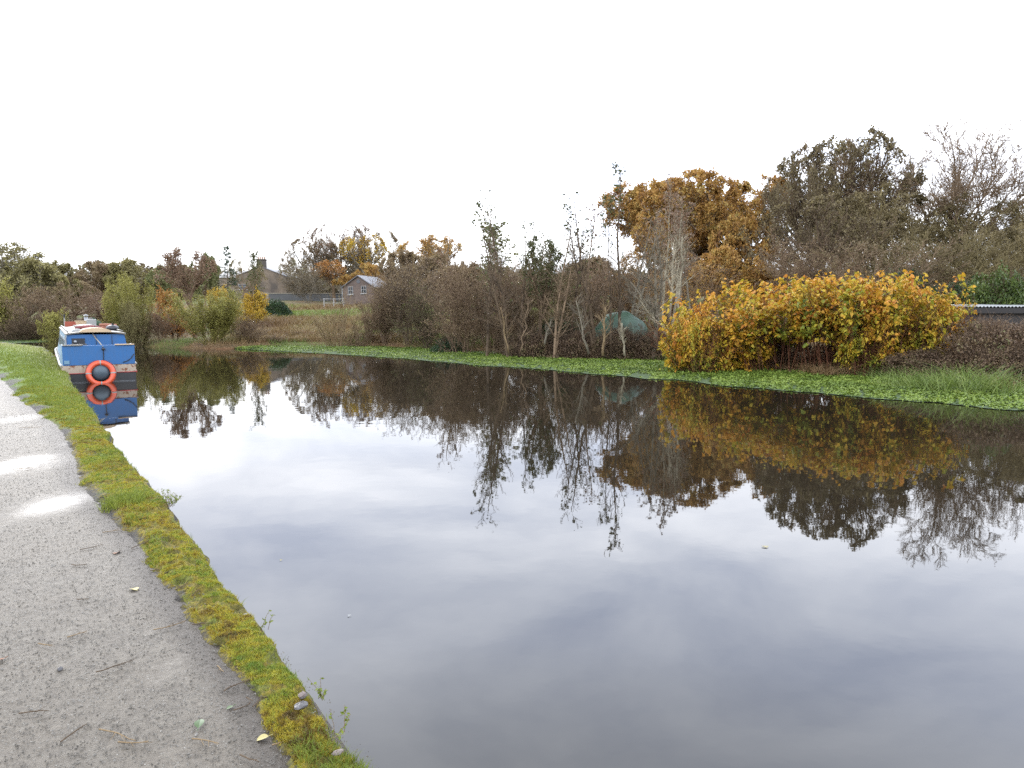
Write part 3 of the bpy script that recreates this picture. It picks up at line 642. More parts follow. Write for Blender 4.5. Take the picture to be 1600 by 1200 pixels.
tussock(1465, 597, .6, 250, M['b_reed'], 'short bladed green grass clump just left of the long bladed one', .4, lean=.8, group=tg)
tussock(1572, 601, .55, 110, M['b_straw'], 'small straw coloured tuft below the brambles at the right edge', .07, group=tg)
tussock(1165, 570, .5, 160, M['b_reed'], 'dark green grass clump under the left half of the yellow thicket', .3, group=tg)
tussock(930, 553, .35, 120, M['b_reed'], 'short green grass clump in front of the dark brushwood', .3, group=tg)

# ---------------------------------------------------------------- planting
def mats(o, *ms):
    for i, m_ in enumerate(ms):
        o.material_slots[i].link = 'OBJECT'; o.material_slots[i].material = m_
NP = [0]
def plant(px, D, topy, wpx, pr, leaf, twig, label, tree=True, group=None, name=None, cat=None, rot=None, dz=0.0, base=None):
    NP[0] += 1; m1, m2, h0, w0 = PROTO[pr]
    x, y, zt = atd(px, topy, D); z0 = float(terrain_z(x, y))+dz
    if base is not None: z0 = base
    s = wpx*D/F/w0; sz = (zt-z0)/h0
    t = empty(name or ('tree' if tree else 'shrub'), (x, y, z0), rot if rot is not None else (NP[0]*2.399) % 6.28, label=label, cat=cat or ('tree' if tree else 'shrub'), group=group)
    t.scale = (s, s, sz)
    a = link('trunk' if tree else 'stem', m1, t); mats(a, M[twig]); b = link('crown' if tree else 'foliage', m2, t); mats(b, M[twig], M[leaf])
    return t
far = 'trees beyond the far bank'; bk = 'bushes on the far bank'; th = 'thin saplings on the far bank'
P_ = plant
# right hand group
P_(1486, 49, 176, 285, 'ashP', 'l_brown', 't_brown', 'tall bare spreading tree with fine grey twigs against the white sky', name='bare_tree', rot=2.7)
P_(1290, 54, 222, 165, 'chestP', 'l_brown', 't_dark', 'domed brown leafed tree just behind the tall dark one right of the oak', group=far, rot=4.0)
P_(1322, 52, 208, 200, 'chestP', 'l_dolive', 't_dark', 'tall dark tree with brown leaves left on its top, beside the bare spreading tree', group=far)
P_(1266, 50, 262, 110, 'bareP', 'l_dolive', 't_dark', 'bare dark tree filling the gap right of the orange oak', group=far)
P_(1395, 46, 292, 220, 'chestP', 'l_dolive', 't_olive', 'olive twiggy tree between the brown topped tree and the bare spreading tree', group=far)
P_(1320, 42, 310, 240, 'bareP', 'l_dolive', 't_dark', 'lower olive tree in front of the tall brown topped tree', group=far)
P_(1555, 44, 300, 210, 'chestP', 'l_dolive', 't_olive', 'olive twiggy tree below the bare spreading tree at the right edge', group=far)
P_(1460, 38, 345, 230, 'bareP', 'l_dolive', 't_olive', 'olive bushy tree in front of the bare spreading trunk', group=far)
P_(1585, 36, 362, 200, 'bareP', 'l_dolive', 't_olive', 'olive bushy tree at the right edge above the green hedge', group=far)
P_(1262, 40, 362, 140, 'twigQ', 'l_brown', 't_purple', 'brown shrubby growth above the middle of the yellow thicket', tree=False, group=bk)
P_(1370, 36, 365, 200, 'twigQ', 'l_dolive', 't_brown', 'dull brown shrub above the right half of the yellow thicket', tree=False, group=bk)
P_(1650, 48, 290, 200, 'chestP', 'l_dolive', 't_brown', 'brown leafed tree cut off by the right edge of the view', group=far)
P_(1116, 59, 272, 290, 'oakP', 'l_oak', 't_brown', 'broad oak full of orange brown autumn leaves', name='oak_tree', rot=1.0)
P_(1180, 52, 330, 120, 'roundP', 'l_oak', 't_brown', 'lower orange brown tree on the right shoulder of the broad oak', group=far)
P_(1018, 54, 330, 75, 'sparseP', 'l_oak', 't_brown', 'thinner russet tree on the left shoulder of the broad oak', group=far)
P_(1140, 44, 385, 130, 'roundP', 'l_oak', 't_brown', 'small orange leafed tree just above the left half of the yellow thicket', group=far)
P_(1060, 42, 395, 130, 'twigQ', 'l_oak', 't_brown', 'russet undergrowth behind the two pale trunks', tree=False, group=bk)
P_(1048, 33, 268, 62, 'birchP', 'l_russet', 't_pale', 'slender pale trunked tree in front of the broad oak', group=th)
P_(1082, 35, 310, 60, 'birchP', 'l_russet', 't_grey', 'slender grey trunked tree just right of the pale trunked one', group=th)
# saplings
P_(968, 31, 252, 66, 'saplingP', 'l_ivy', 't_dark', 'tallest thin alder with a leafy tip, left of the oak', group=th, rot=.3)
P_(940, 31.5, 290, 70, 'saplingQ', 'l_ivy', 't_dark', 'twin stemmed thin alder just left of the tallest one', group=th)
P_(895, 32, 352, 70, 'saplingP', 'l_ivy', 't_dark', 'shorter thin alder left of the twin stemmed one', group=th)
P_(842, 34, 372, 80, 'sparseP', 'l_ivy', 't_brown', 'small round topped alder behind the rust orange tuft', group=th)
P_(793, 32.5, 292, 66, 'saplingQ', 'l_ivy', 't_dark', 'very thin tall alder standing alone above the brown thicket', group=th)
P_(765, 33, 345, 60, 'saplingP', 'l_ivy', 't_dark', 'thin alder between the green leafed one and the very tall one', group=th)
P_(748, 38.5, 338, 72, 'saplingR', 'l_green', 't_brown', 'young tree with pale green leaves above the brown thicket', group=th)
P_(1015, 30.5, 330, 80, 'saplingQ', 'l_russet', 't_grey', 'thin grey stemmed tree just left of the pale trunked one', group=th)
P_(870, 31, 330, 60, 'saplingQ', 'l_ivy', 't_brown', 'almost leafless thin stem midway between the two tall alders', group=th)
# brown thicket in the middle
mid = [(722, 36, 398, 100, 'twigQ', 'l_brown', 't_purple', 'purple brown bush right of the big dark bush'), (775, 35, 404, 95, 'twigP', 'l_russet', 't_brown', 'brown thicket bush under the very thin tall alder'),
 (828, 36, 408, 105, 'twigQ', 'l_brown', 't_brown', 'brown thicket bush under the round topped alder'), (880, 35, 404, 100, 'twigP', 'l_brown', 't_olive', 'olive brown thicket bush above the dark brushwood'),
 (930, 37, 400, 110, 'twigQ', 'l_russet', 't_brown', 'russet brown thicket bush above the green cover'), (985, 38, 392, 110, 'twigP', 'l_oak', 't_brown', 'russet thicket bush right above the green cover'),
 (750, 48, 412, 150, 'roundP', 'l_brown', 't_brown', 'rounded brown tree far behind the young green leafed tree'), (850, 50, 410, 150, 'bareP', 'l_brown', 't_brown', 'rounded brown tree far behind the round topped alder'),
 (940, 52, 402, 150, 'roundP', 'l_brown', 't_brown', 'rounded brown tree far behind the twin stemmed alder')]
for a in mid: P_(*a, tree='tree' in a[7], group=far if 'far behind' in a[7] else bk)
# big dark bush and fan shrub
P_(640, 42, 402, 135, 'twigQ', 'l_brown', 't_dark', 'big dark brown bush with black stems right of the brick house', tree=False, group=bk)
P_(668, 40, 440, 90, 'twigP', 'l_green', 't_dark', 'dense dark core bush leaning on the big dark brown bush', tree=False, group=bk)
P_(598, 44, 445, 80, 'twigP', 'l_brown', 't_purple', 'thin brown bush in front of the brick house', tree=False, group=bk)
P_(524, 43, 446, 95, 'fanP', 'l_olive', 't_straw', 'open fan of bare straw coloured stems in the middle of the field edge', tree=False, group=bk)
P_(560, 43, 508, 50, 'fanP', 'l_brown', 't_brown', 'low brown twiggy bush beside the fan of straw stems', tree=False, group=bk)
# far group behind the houses
P_(490, 122, 372, 85, 'chestP', 'l_brown', 't_grey', 'tall brown tree nearest the stone house, behind it', group=far)
P_(530, 126, 350, 105, 'bareP', 'l_russet', 't_grey', 'tallest grey brown tree of the group behind the brick house', group=far)
P_(566, 120, 366, 70, 'sparseP', 'l_yellow', 't_grey', 'thin tree with mustard leaves in the group behind the brick house', group=far)
P_(596, 128, 362, 80, 'bareP', 'l_brown', 't_grey', 'bare grey tree right of the mustard leafed one', group=far)
P_(455, 130, 402, 60, 'bareP', 'l_olive', 't_pale', 'pale bare tree between the chimney and the tall brown tree', group=far)
P_(522, 112, 405, 60, 'sparseP', 'l_orange', 't_brown', 'small orange leafed tree behind the grey wall', group=far)
P_(480, 110, 412, 70, 'twigQ', 'l_brown', 't_grey', 'dull brown thicket behind the grey wall', tree=False, group=bk)
P_(655, 118, 372, 80, 'sparseP', 'l_oak', 't_grey', 'sparse orange leafed tree on the skyline right of the grey group', group=far)
P_(692, 112, 366, 70, 'sparseP', 'l_oak', 't_grey', 'airy tree with orange top left of the young green leafed tree', group=far)
P_(622, 100, 392, 80, 'roundP', 'l_brown', 't_brown', 'brown rounded tree behind the big dark brown bush', group=far)
P_(690, 90, 396, 95, 'roundP', 'l_brown', 't_brown', 'brown rounded tree below the two airy orange trees', group=far)
P_(575, 112, 412, 70, 'roundP', 'l_oak', 't_brown', 'low russet tree just behind the brick house roof', group=far)
# left half
P_(384, 60, 386, 30, 'saplingR', 'l_ivy', 't_brown', 'thin topped tree rising in front of the stone house chimney on its left', group=far)
P_(353, 95, 384, 34, 'coniferP', 'l_dark', 't_dark', 'narrow dark conifer on the skyline left of the stone house', name='conifer', group=far)
P_(318, 90, 396, 50, 'roundP', 'l_green', 't_brown', 'dull green tree top between the conifer and the purple brown tree', group=far)
P_(378, 100, 404, 50, 'bareP', 'l_olive', 't_brown', 'low olive tree behind the light roofed end of the stone house', group=far)
P_(300, 49, 388, 80, 'sparseP', 'l_russet', 't_purple', 'purple brown tree rising behind the orange bushes', group=far)
P_(262, 70, 412, 90, 'roundP', 'l_green', 't_brown', 'dark olive tree between the tall willow and the purple brown tree', group=far)
P_(205, 75, 405, 100, 'roundP', 'l_olive', 't_olive', 'rounded olive tree on the skyline directly behind the tall willow', group=far)
P_(150, 75, 409, 90, 'roundP', 'l_brown', 't_brown', 'rounded brown tree on the skyline just left of the olive one', group=far)
P_(82, 72, 408, 80, 'roundP', 'l_olive', 't_olive', 'yellow tinged rounded tree above the boat roof on the left skyline', group=far)
P_(30, 68, 377, 110, 'sparseP', 'l_olive', 't_grey', 'tallest sparse grey green tree at the left end of the skyline', group=far)
P_(36, 64, 405, 120, 'roundP', 'l_olive', 't_grey', 'grey olive tree filling the foot of the tallest left tree', group=far)
P_(-30, 66, 390, 120, 'roundP', 'l_olive', 't_grey', 'olive tree cut off by the left edge of the view', group=far)
P_(115, 60, 440, 110, 'bareP', 'l_brown', 't_brown', 'brown twiggy tree behind the boat roof', group=far)
P_(165, 58, 455, 90, 'twigQ', 'l_russet', 't_purple', 'purple brown bush left of the tall willow', tree=False, group=bk)
P_(60, 58, 452, 110, 'twigQ', 'l_brown', 't_purple', 'purple brown bush left of the boat', tree=False, group=bk)
P_(0, 58, 436, 70, 'bushP', 'l_willow', 't_olive', 'yellow green bush cut off by the left edge', tree=False, group=bk)
P_(190, 46.5, 426, 84, 'willowP', 'l_willow', 't_willow', 'tall olive yellow willow bush right behind the boat', tree=False, name='willow_bush', cat='willow')
P_(212, 45, 470, 60, 'willowP', 'l_olive', 't_olive', 'lower olive willow leaning on the tall willow from the right', tree=False, name='willow_bush', cat='willow')
P_(328, 43.5, 450, 108, 'willowP', 'l_willow', 't_willow', 'broad olive yellow willow bush left of the dry brushwood', tree=False, name='willow_bush', cat='willow')
P_(250, 52, 448, 44, 'bushP', 'l_orange', 't_brown', 'bright orange bush between the two willows, upper one', tree=False, group=bk)
P_(272, 47, 474, 50, 'bushP', 'l_orange', 't_purple', 'dull orange bush between the two willows, lower one', tree=False, group=bk)
P_(250, 45.5, 478, 50, 'twigP', 'l_russet', 't_purple', 'purple brown twiggy bush between the two willows at the water', tree=False, group=bk)
P_(388, 60, 450, 56, 'bushP', 'l_yellow', 't_olive', 'bright yellow bush below the stone house', tree=False, group=bk)
P_(352, 62, 446, 46, 'bushP', 'l_yellow', 't_olive', 'yellow bush top showing over the broad willow', tree=False, group=bk)
P_(432, 72, 466, 44, 'laurelP', 'l_dark', 't_dark', 'low dark green bush below the grey wall', tree=False, group=bk)
P_(382, 44.5, 490, 64, 'twigP', 'l_brown', 't_purple', 'dry purple brown brush right of the broad willow', tree=False, group=bk)
P_(430, 45, 520, 60, 'fanP', 'l_brown', 't_brown', 'low dry brush at the left end of the open field', tree=False, group=bk)
P_(465, 50, 514, 50, 'fanP', 'l_olive', 't_straw', 'low straw coloured brush in the open field', tree=False, group=bk)
P_(90, 54, 482, 50, 'bushP', 'l_willow', 't_olive', 'small yellow leafed bush left of the boat roof', tree=False, group=bk)
P_(40, 56, 488, 90, 'twigP', 'l_brown', 't_dark', 'dark brown bush at the water left of the boat', tree=False, group=bk)
P_(-20, 58, 480, 80, 'twigP', 'l_green', 't_dark', 'dark green bush at the left edge at the water', tree=False, group=bk)
P_(130, 50, 490, 80, 'twigP', 'l_brown', 't_dark', 'dark twiggy bush directly behind the boat roof clutter', tree=False, group=bk)
# right foreground bank
kn = 'yellow knotweed clumps on the far bank'
P_(1125, 25.2, 450, 170, 'knotP', 'l_knot', 't_cane', 'yellow orange knotweed clump at the left end of the thicket', tree=False, name='knotweed', cat='knotweed', rot=-.25)
P_(1235, 24.6, 432, 200, 'knotQ', 'l_knot', 't_cane', 'orange topped knotweed clump in the middle of the thicket', tree=False, name='knotweed', cat='knotweed', rot=-.25)
P_(1325, 23.6, 424, 180, 'knotQ', 'l_knot', 't_cane', 'greenish yellow knotweed clump right of the middle', tree=False, name='knotweed', cat='knotweed', rot=2.9)
P_(1404, 22.6, 427, 170, 'knotP', 'l_knot', 't_cane', 'golden knotweed clump at the right end of the thicket', tree=False, name='knotweed', cat='knotweed', rot=2.8)
P_(1468, 22.0, 452, 84, 'knotP', 'l_knot', 't_cane', 'golden knotweed clump nearest the shed roof at the right corner of the thicket', tree=False, name='knotweed', cat='knotweed', rot=.5)
P_(1348, 22.6, 468, 90, 'knotP', 'l_knot', 't_cane', 'low golden knotweed clump hanging down to the grass right of the tan dead grass', tree=False, name='knotweed', cat='knotweed', rot=1.2)
P_(1092, 24.3, 492, 90, 'knotQ', 'l_knot', 't_cane', 'low yellow green knotweed clump at the far left foot of the thicket', tree=False, name='knotweed', cat='knotweed', rot=1.8)
P_(1570, 30, 415, 120, 'laurelP', 'l_laurel', 't_dark', 'rounded green hedge bush at the right edge above the shed roof', tree=False, name='evergreen_bush', cat='bush')
P_(1505, 32, 432, 110, 'laurelP', 'l_dark', 't_dark', 'darker green bush between the yellow thicket and the rounded hedge', tree=False, name='evergreen_bush', cat='bush')
P_(1410, 34, 420, 120, 'laurelP', 'l_dark', 't_dark', 'dark ivy mass showing over the top right of the yellow thicket', tree=False, name='evergreen_bush', cat='bush')
P_(1545, 20.9, 490, 170, 'brambleP', 'l_bramble', 't_purple', 'purple brown bramble mound right of the yellow thicket', tree=False, name='bramble', cat='bramble')
P_(1640, 20.4, 486, 170, 'brambleP', 'l_bramble', 't_purple', 'purple brown bramble mound cut off by the right edge', tree=False, name='bramble', cat='bramble')
P_(1590, 19.5, 535, 130, 'brambleP', 'l_bramble', 't_dark', 'low dark bramble spilling down to the grass at the right edge', tree=False, name='bramble', cat='bramble')
for k, (px, D, ty, w, tw, lab) in enumerate([(812, 34, 505, 60, 't_dark', 'dark brushwood behind the rust orange tuft'), (860, 33, 500, 80, 't_dark', 'dark brushwood heap under the russet thicket'), (912, 32, 503, 70, 't_purple', 'purple brown brushwood left of the green cover'),
      (962, 31.5, 508, 80, 't_dark', 'dark brushwood directly below the green cover'), (1015, 30.8, 505, 80, 't_dark', 'dark brushwood against the left end of the yellow thicket'), (885, 33.6, 515, 90, 't_dark', 'lowest dark tangle of brushwood in the middle'), (1060, 30, 520, 70, 't_purple', 'purple brown tangle under the left end of the yellow thicket')]):
    P_(px, D, ty, w, 'twigP', 'l_bramble', tw, lab, tree=False, name='brushwood', cat='brushwood', group='brushwood on the far bank')
P_(880, 34.5, 492, 90, 'hollyP', 'l_dark', 't_dark', 'glossy dark green ivy clump among the brushwood', tree=False, name='ivy_bush', cat='bush')
for px, D, ty, w, lab in [(1110, 26.8, 530, 90, 'dark undergrowth inside the left end of the yellow thicket'), (1220, 26, 520, 110, 'dark undergrowth inside the middle of the yellow thicket'), (1330, 25, 520, 110, 'dark undergrowth right of the middle of the yellow thicket'), (1440, 24, 520, 110, 'dark undergrowth inside the right end of the yellow thicket')]:
    P_(px, D, ty, w, 'brambleP', 'l_bramble', 't_cane', lab, tree=False, name='undergrowth', cat='undergrowth', group='undergrowth inside the yellow thicket')
P_(1455, 21.2, 540, 130, 'brambleP', 'l_bramble', 't_dark', 'low dark bramble under the right end of the yellow thicket', tree=False, name='bramble', cat='bramble')
for px, D, ty, w, lf, lab in [(830, 33, 512, 90, 'l_bramble', 'bramble heap among the dark brushwood behind the rust orange tuft'), (900, 32, 512, 90, 'l_bramble', 'bramble heap among the dark brushwood in the middle of the bank'), (968, 31.5, 508, 90, 'l_bramble', 'bramble heap hiding the foot of the green cover'), (1030, 30.6, 512, 70, 'l_bramble', 'bramble heap between the green cover and the yellow thicket'), (700, 37, 520, 60, 'l_dark', 'dark low brambles right of the big dark brown bush')]:
    P_(px, D, ty, w, 'brambleP', lf, 't_dark', lab, tree=False, name='bramble', cat='bramble')
for a in [(725, 37, 368, 50, 'saplingQ', 'l_russet', 't_brown', 'thin brown stemmed sapling at the left end of the brown thicket'), (815, 33, 340, 50, 'saplingP', 'l_ivy', 't_dark', 'slim dark sapling just right of the very thin tall alder'), (858, 35, 352, 56, 'saplingQ', 'l_ivy', 't_brown', 'slim forked sapling behind the almost leafless stem'),
      (915, 34, 322, 54, 'saplingP', 'l_russet', 't_brown', 'slim russet tipped sapling left of the twin stemmed alder'), (985, 34, 318, 60, 'saplingQ', 'l_russet', 't_grey', 'slim grey sapling between the tallest alder and the oak'), (955, 30.8, 300, 44, 'saplingP', 'l_ivy', 't_dark', 'slim dark sapling close beside the tallest alder'), (700, 39, 385, 60, 'saplingQ', 'l_brown', 't_brown', 'short forked sapling right of the big dark brown bush'), (778, 36, 318, 44, 'saplingP', 'l_ivy', 't_brown', 'slim brown sapling touching the very thin tall alder')]: P_(*a, group=th)
P_(1052, 62, 300, 190, 'oakP', 'l_oak', 't_brown', 'second orange brown oak standing behind the left side of the broad oak', name='oak_tree', rot=3.6)
P_(600, 43.5, 418, 76, 'twigQ', 'l_brown', 't_brown', 'airy brown bush covering the right half of the brick house', tree=False, group=bk)
P_(575, 44.5, 468, 50, 'fanP', 'l_russet', 't_brown', 'low russet brush in front of the brick house wall', tree=False, group=bk)
# distant woodland closing the view
rng = np.random.default_rng(77)
pts = []
for k in range(150):
    px = -300+2300*k/150+rng.normal(0, 8); D = rng.uniform(140, 190); x, y, zt = atd(px, 424+rng.normal(0, 7), D); pts.append((x, y, zt))
Vp = []; 
for x, y, zt in pts:
    nn_ = 420; u_ = rng.uniform(0, 6.28, nn_); v_ = np.arccos(rng.uniform(-.6, 1, nn_)); r_ = rng.uniform(.6, 1.05, nn_); z0 = 3.0
    Vp.append(np.stack([x+np.cos(u_)*np.sin(v_)*6*r_, y+np.sin(u_)*np.sin(v_)*6*r_, z0+(zt-z0)*(.45+.55*np.cos(v_)*r_)], 1))
Pp = np.concatenate(Vp); V, Q = leaves(rng, Pp, 1.1, aspect=.8)
B = extend(rng, np.array([(x, y, 3.) for x, y, z in pts]), np.tile([[0, 0, 1.]], (150, 1)), np.array([z-3.5 for x, y, z in pts]), np.full(150, .3), 6, .05, .05, .2)
Vt, Qt = tubes(B, 5); Vj, Qj, mi, rn = join([(Vt, Qt, 0, None), (V, Q, 1, rng.random(len(Q)))])
M['l_far'] = leafmat('far woodland leaves', [(0, (.08, .06, .035)), (.5, (.14, .11, .06)), (1, (.16, .15, .07))], clump=.05)
tag(link('distant_wood', mesh_np('distant_wood', Vj, Qj, [M['t_brown'], M['l_far']], mi=mi, attrs={'rnd': rn})), 'far-off brown woodland closing the skyline', 'wood', kind='stuff')

# leaning and fallen stems on the bank
def stem(px, py, px2, py2, D, r, mat, label, D2=None, n=7):
    a = atd(px, py, D); b_ = atd(px2, py2, D2 or D); rr = np.random.default_rng(int(px)); a = np.array(a); b_ = np.array(b_)
    L = np.linalg.norm(b_-a); pts = [a+(b_-a)*t+rr.normal(0, .025*L*math.sin(PI*t), 3) for t in np.linspace(0, 1, n)]
    a0 = pts[0].copy(); t = empty('leaning_stem', tuple(a0), label=label, cat='stem')
    MB().tube([p-a0 for p in pts], list(np.linspace(r, r*.4, n)), 7).build('trunk', M[mat], t, smooth=True)
    B = dict(p=np.array([[p-a0 for p in pts]]), d=unit(np.array([[b_-a]*n])), r=np.linspace(r, r*.4, n)[None], L=np.array([L]))
    c = kids(rr, B, 14, .3, 1, .7, .2, .35, .5, .4); Cq = extend(rr, *c, 6, .12, .04, .4); d = kids(rr, Cq, 6, .2, 1, .6, .2, .5, .7, .3); Dq = extend(rr, *d, 4, .12, .03, .5)
    V, Q, mi, rn = join([(*tubes(Cq, 4), 0, None), (*tubes(Dq, 3), 0, None)]); link('branch', mesh_np('branch', V, Q, M[mat], smooth=True), t)
stem(976, 556, 972, 505, 29.5, .045, 't_pale', 'pale upright stem below the green cover')
stem(920, 553, 900, 470, 30.5, .05, 't_grey', 'grey stem leaning left beside the green cover')
stem(1042, 520, 985, 440, 29.5, .05, 't_grey', 'grey stem leaning left over the green cover from the yellow thicket')
stem(1046, 528, 1000, 470, 29.2, .035, 't_pale', 'thinner pale stem under the one leaning over the green cover')
stem(942, 556, 946, 480, 29.8, .06, 't_straw', 'tan split trunk just left of the pale upright stem')
stem(851, 538, 862, 500, 31.5, .05, 't_grey', 'grey stem leaning right among the dark brushwood')
stem(795, 552, 782, 480, 32, .04, 't_straw', 'straw coloured stem leaning left beside the rust orange tuft')
stem(812, 552, 825, 470, 32, .035, 't_brown', 'brown stem leaning right beside the rust orange tuft')
stem(1045, 500, 1052, 380, 31.5, .07, 't_pale', 'pale trunk standing left of its twin behind the yellow thicket')
stem(1062, 500, 1066, 370, 32.5, .06, 't_pale', 'pale trunk standing right of its twin behind the yellow thicket')

# ---------------------------------------------------------------- green cover
m, nt = newmat('green tarpaulin'); g = G(nt); co = g.coord(); n1 = g.noise(co, 2.2, 5, .65)
g.out(g.princ(g.mix(g.ramp(n1, [(.35, 0), (.7, 1)]), (.012, .038, .018), (.03, .075, .04)), .5, g.bump(n1, .5, .06))); M['tarp'] = m
x, y, zt = atd(970, 486, 34); z0 = float(terrain_z(x, y)); t = empty('covered_dinghy', (x, y, z0), .1, label='upturned dinghy shape under a dark green tarpaulin behind the brushwood', cat='covered boat')
mb = MB(); nu, nv = 36, 14; Hh = zt-z0
for j in range(nv+1):
    ph = PI/2*j/nv
    for i in range(nu):
        a = 2*PI*i/nu; w = 1+.025*math.sin(a*9+j*.4); X_ = 1.45*abs(math.cos(ph))**.55*math.cos(a)*w; Y_ = .75*abs(math.cos(ph))**.7*math.sin(a)*w
        mb.v.append((X_, Y_, Hh*(math.sin(ph)*(.93+.07*math.cos(X_*2.6))+.02*math.sin(X_*7))))
for j in range(nv):
    for i in range(nu): mb.f.append((j*nu+i, j*nu+(i+1) % nu, (j+1)*nu+(i+1) % nu, (j+1)*nu+i)); mb.m.append(0)
mb.build('cover', M['tarp'], t, smooth=True)
MB().tube([(1.5*math.cos(a), .8*math.sin(a), .12+.04*math.sin(5*a)) for a in np.linspace(0, 2*PI, 25)[:-1]], .02, 6, closed=True).build('rope', M['t_pale'], t)
# ---------------------------------------------------------------- shed with corrugated roof at the right edge
M['zinc'] = plain('zinc sheet', (.2, .21, .21), .6, .4, 5); M['black_wood'] = plain('black boards', (.025, .022, .02), .8)
x0, y0, z1 = atd(1480, 478, 27); x1 = atd(1760, 478, 27)[0]; z0 = float(terrain_z(x0, y0))
t = empty('shed', (x0, y0, z0), label='low black shed with a corrugated metal roof behind the brambles', cat='shed')
Wd = x1-x0; hh = z1-z0; mb = MB()
mb.box((Wd/2, 1.2, (hh-.12)/2-.2), (Wd-.2, 2.2, hh-.12+.4)); mb.build('wall', M['black_wood'], t)
MB().box((Wd/2, -.02, hh-.17), (Wd, .03, .2)).build('fascia', M['black_wood'], t)
mb = MB(); n = int(Wd/.02); w_ = .13
for s_, yy_, dz_ in ((0, -.06, 0), (1, 2.5, .1)):
    for k in range(n+1):
        xk = Wd*k/n; zz = hh-.025+.022*math.cos(2*PI*xk/w_)+dz_; mb.v.append((xk, yy_, zz)); mb.v.append((xk, yy_, zz-.008))
for k in range(n):
    a = 2*k; b_ = 2*(n+1)+2*k
    mb.f += [(a, a+2, b_+2, b_), (a+1, b_+1, b_+3, a+3), (a, a+1, a+3, a+2)]; mb.m += [0, 0, 0]
mb.build('roof', M['zinc'], t, smooth=False)
# blue panel glimpsed in the thicket
M['blue_panel'] = paint('faded blue paint', (.1, .2, .26), .3)
x, y, z = atd(1352, 500, 26.3); zt = z; z0 = float(terrain_z(x, y))
t = empty('water_butt', (x, y, z0), label='faded blue barrel half hidden inside the yellow thicket', cat='barrel')
hb = zt-z0+.1; pr = [(.0, .25), (.06, .29), (.3, .3), (.33, .315), (.36, .3), (.64, .3), (.67, .315), (.7, .3), (.95, .28), (1, .24)]
MB().tube([(0, 0, a*hb) for a, b in pr], [b for a, b in pr], 20).build('barrel_body', M['blue_panel'], t, smooth=True)
MB().tube([(0, 0, hb), (0, 0, hb+.04)], [.25, .24], 20).build('lid', M['black_wood'], t)

# ---------------------------------------------------------------- stone house
m, nt = newmat('coursed sandstone'); g = G(nt); co = g.coord()
br = g.n('ShaderNodeTexBrick'); g.set(br, 'Vector', g.mapping(co, (1, 1, 1), rot=(PI/2, 0, 0))); g.set(br, 'Scale', 1.0)
for k, v in (('Color1', (.2, .155, .11, 1)), ('Color2', (.15, .115, .08, 1)), ('Mortar', (.13, .105, .08, 1)), ('Brick Width', .5), ('Row Height', .2), ('Mortar Size', .015)): br.inputs[k].default_value = v
st = g.noise(g.mapping(co, (.5, .5, .25)), 1, 5, .65)
c = g.mix(g.ramp(st, [(.45, 0), (.62, .75)]), br.outputs['Color'], (.06, .052, .045)); g.out(g.princ(c, .9, g.bump(br.outputs['Fac'], .3, .02))); M['sandstone'] = m
m, nt = newmat('red brick'); g = G(nt); co = g.coord(); br = g.n('ShaderNodeTexBrick'); g.set(br, 'Vector', g.mapping(co, (1, 1, 1), rot=(PI/2, 0, 0))); g.set(br, 'Scale', 1.0)
for k, v in (('Color1', (.15, .1, .075, 1)), ('Color2', (.11, .075, .058, 1)), ('Mortar', (.14, .12, .1, 1)), ('Brick Width', .23), ('Row Height', .075), ('Mortar Size', .01)): br.inputs[k].default_value = v
st = g.noise(co, .8, 5, .65); c = g.mix(g.ramp(st, [(.45, 0), (.65, .5)]), br.outputs['Color'], (.08, .06, .055)); g.out(g.princ(c, .9)); M['brick'] = m
m, nt = newmat('slate'); g = G(nt); co = g.coord(); br = g.n('ShaderNodeTexBrick'); g.set(br, 'Vector', co); g.set(br, 'Scale', 1.0)
for k, v in (('Color1', (.13, .125, .13, 1)), ('Color2', (.09, .088, .09, 1)), ('Mortar', (.08, .08, .08, 1)), ('Brick Width', .4), ('Row Height', .3), ('Mortar Size', .02)): br.inputs[k].default_value = v
g.out(g.princ(br.outputs['Color'], .5)); M['slate'] = m
M['white_paint'] = plain('white paint', (.34, .33, .31), .5, .4); M['pane'] = plain('window glass', (.03, .035, .04), .05, .1); M['lead'] = plain('grey render', (.1, .1, .105), .7)
M['pot'] = plain('clay chimney pot', (.3, .16, .09), .8); M['cream_wall'] = plain('cream wall', (.24, .21, .16), .9); M['grey_wall'] = plain('dark grey wall', (.09, .09, .088), .85, .4, .6)
M['red_paint'] = paint('red oxide', (.3, .05, .03)); M['stack'] = plain('sooty chimney stone', (.08, .068, .055), .9)
def window(t, x, y, z, w, h, nx=2, ny=2):
    """window in a wall facing -Y: frame part, pane and sill under it"""
    f = MB(); e = .06
    f.box((x-w/2+e/2, y-.03, z), (e, .07, h)); f.box((x+w/2-e/2, y-.03, z), (e, .07, h)); f.box((x, y-.031, z+h/2-e/2), (w, .07, e)); f.box((x, y-.031, z-h/2+e/2), (w, .07, e))
    for k in range(1, nx): f.box((x-w/2+w*k/nx, y-.028, z), (e*.8, .055, h-e))
    for k in range(1, ny): f.box((x, y-.026, z-h/2+h*k/ny), (w-e, .05, e*.8))
    fo = f.build('window', M['white_paint'], t); MB().box((x, y-.008, z), (w-.04, .012, h-.04)).build('pane', M['pane'], fo)
    MB().box((x, y-.06, z-h/2-.05), (w+.2, .16, .09)).build('sill', M['white_paint'], fo)
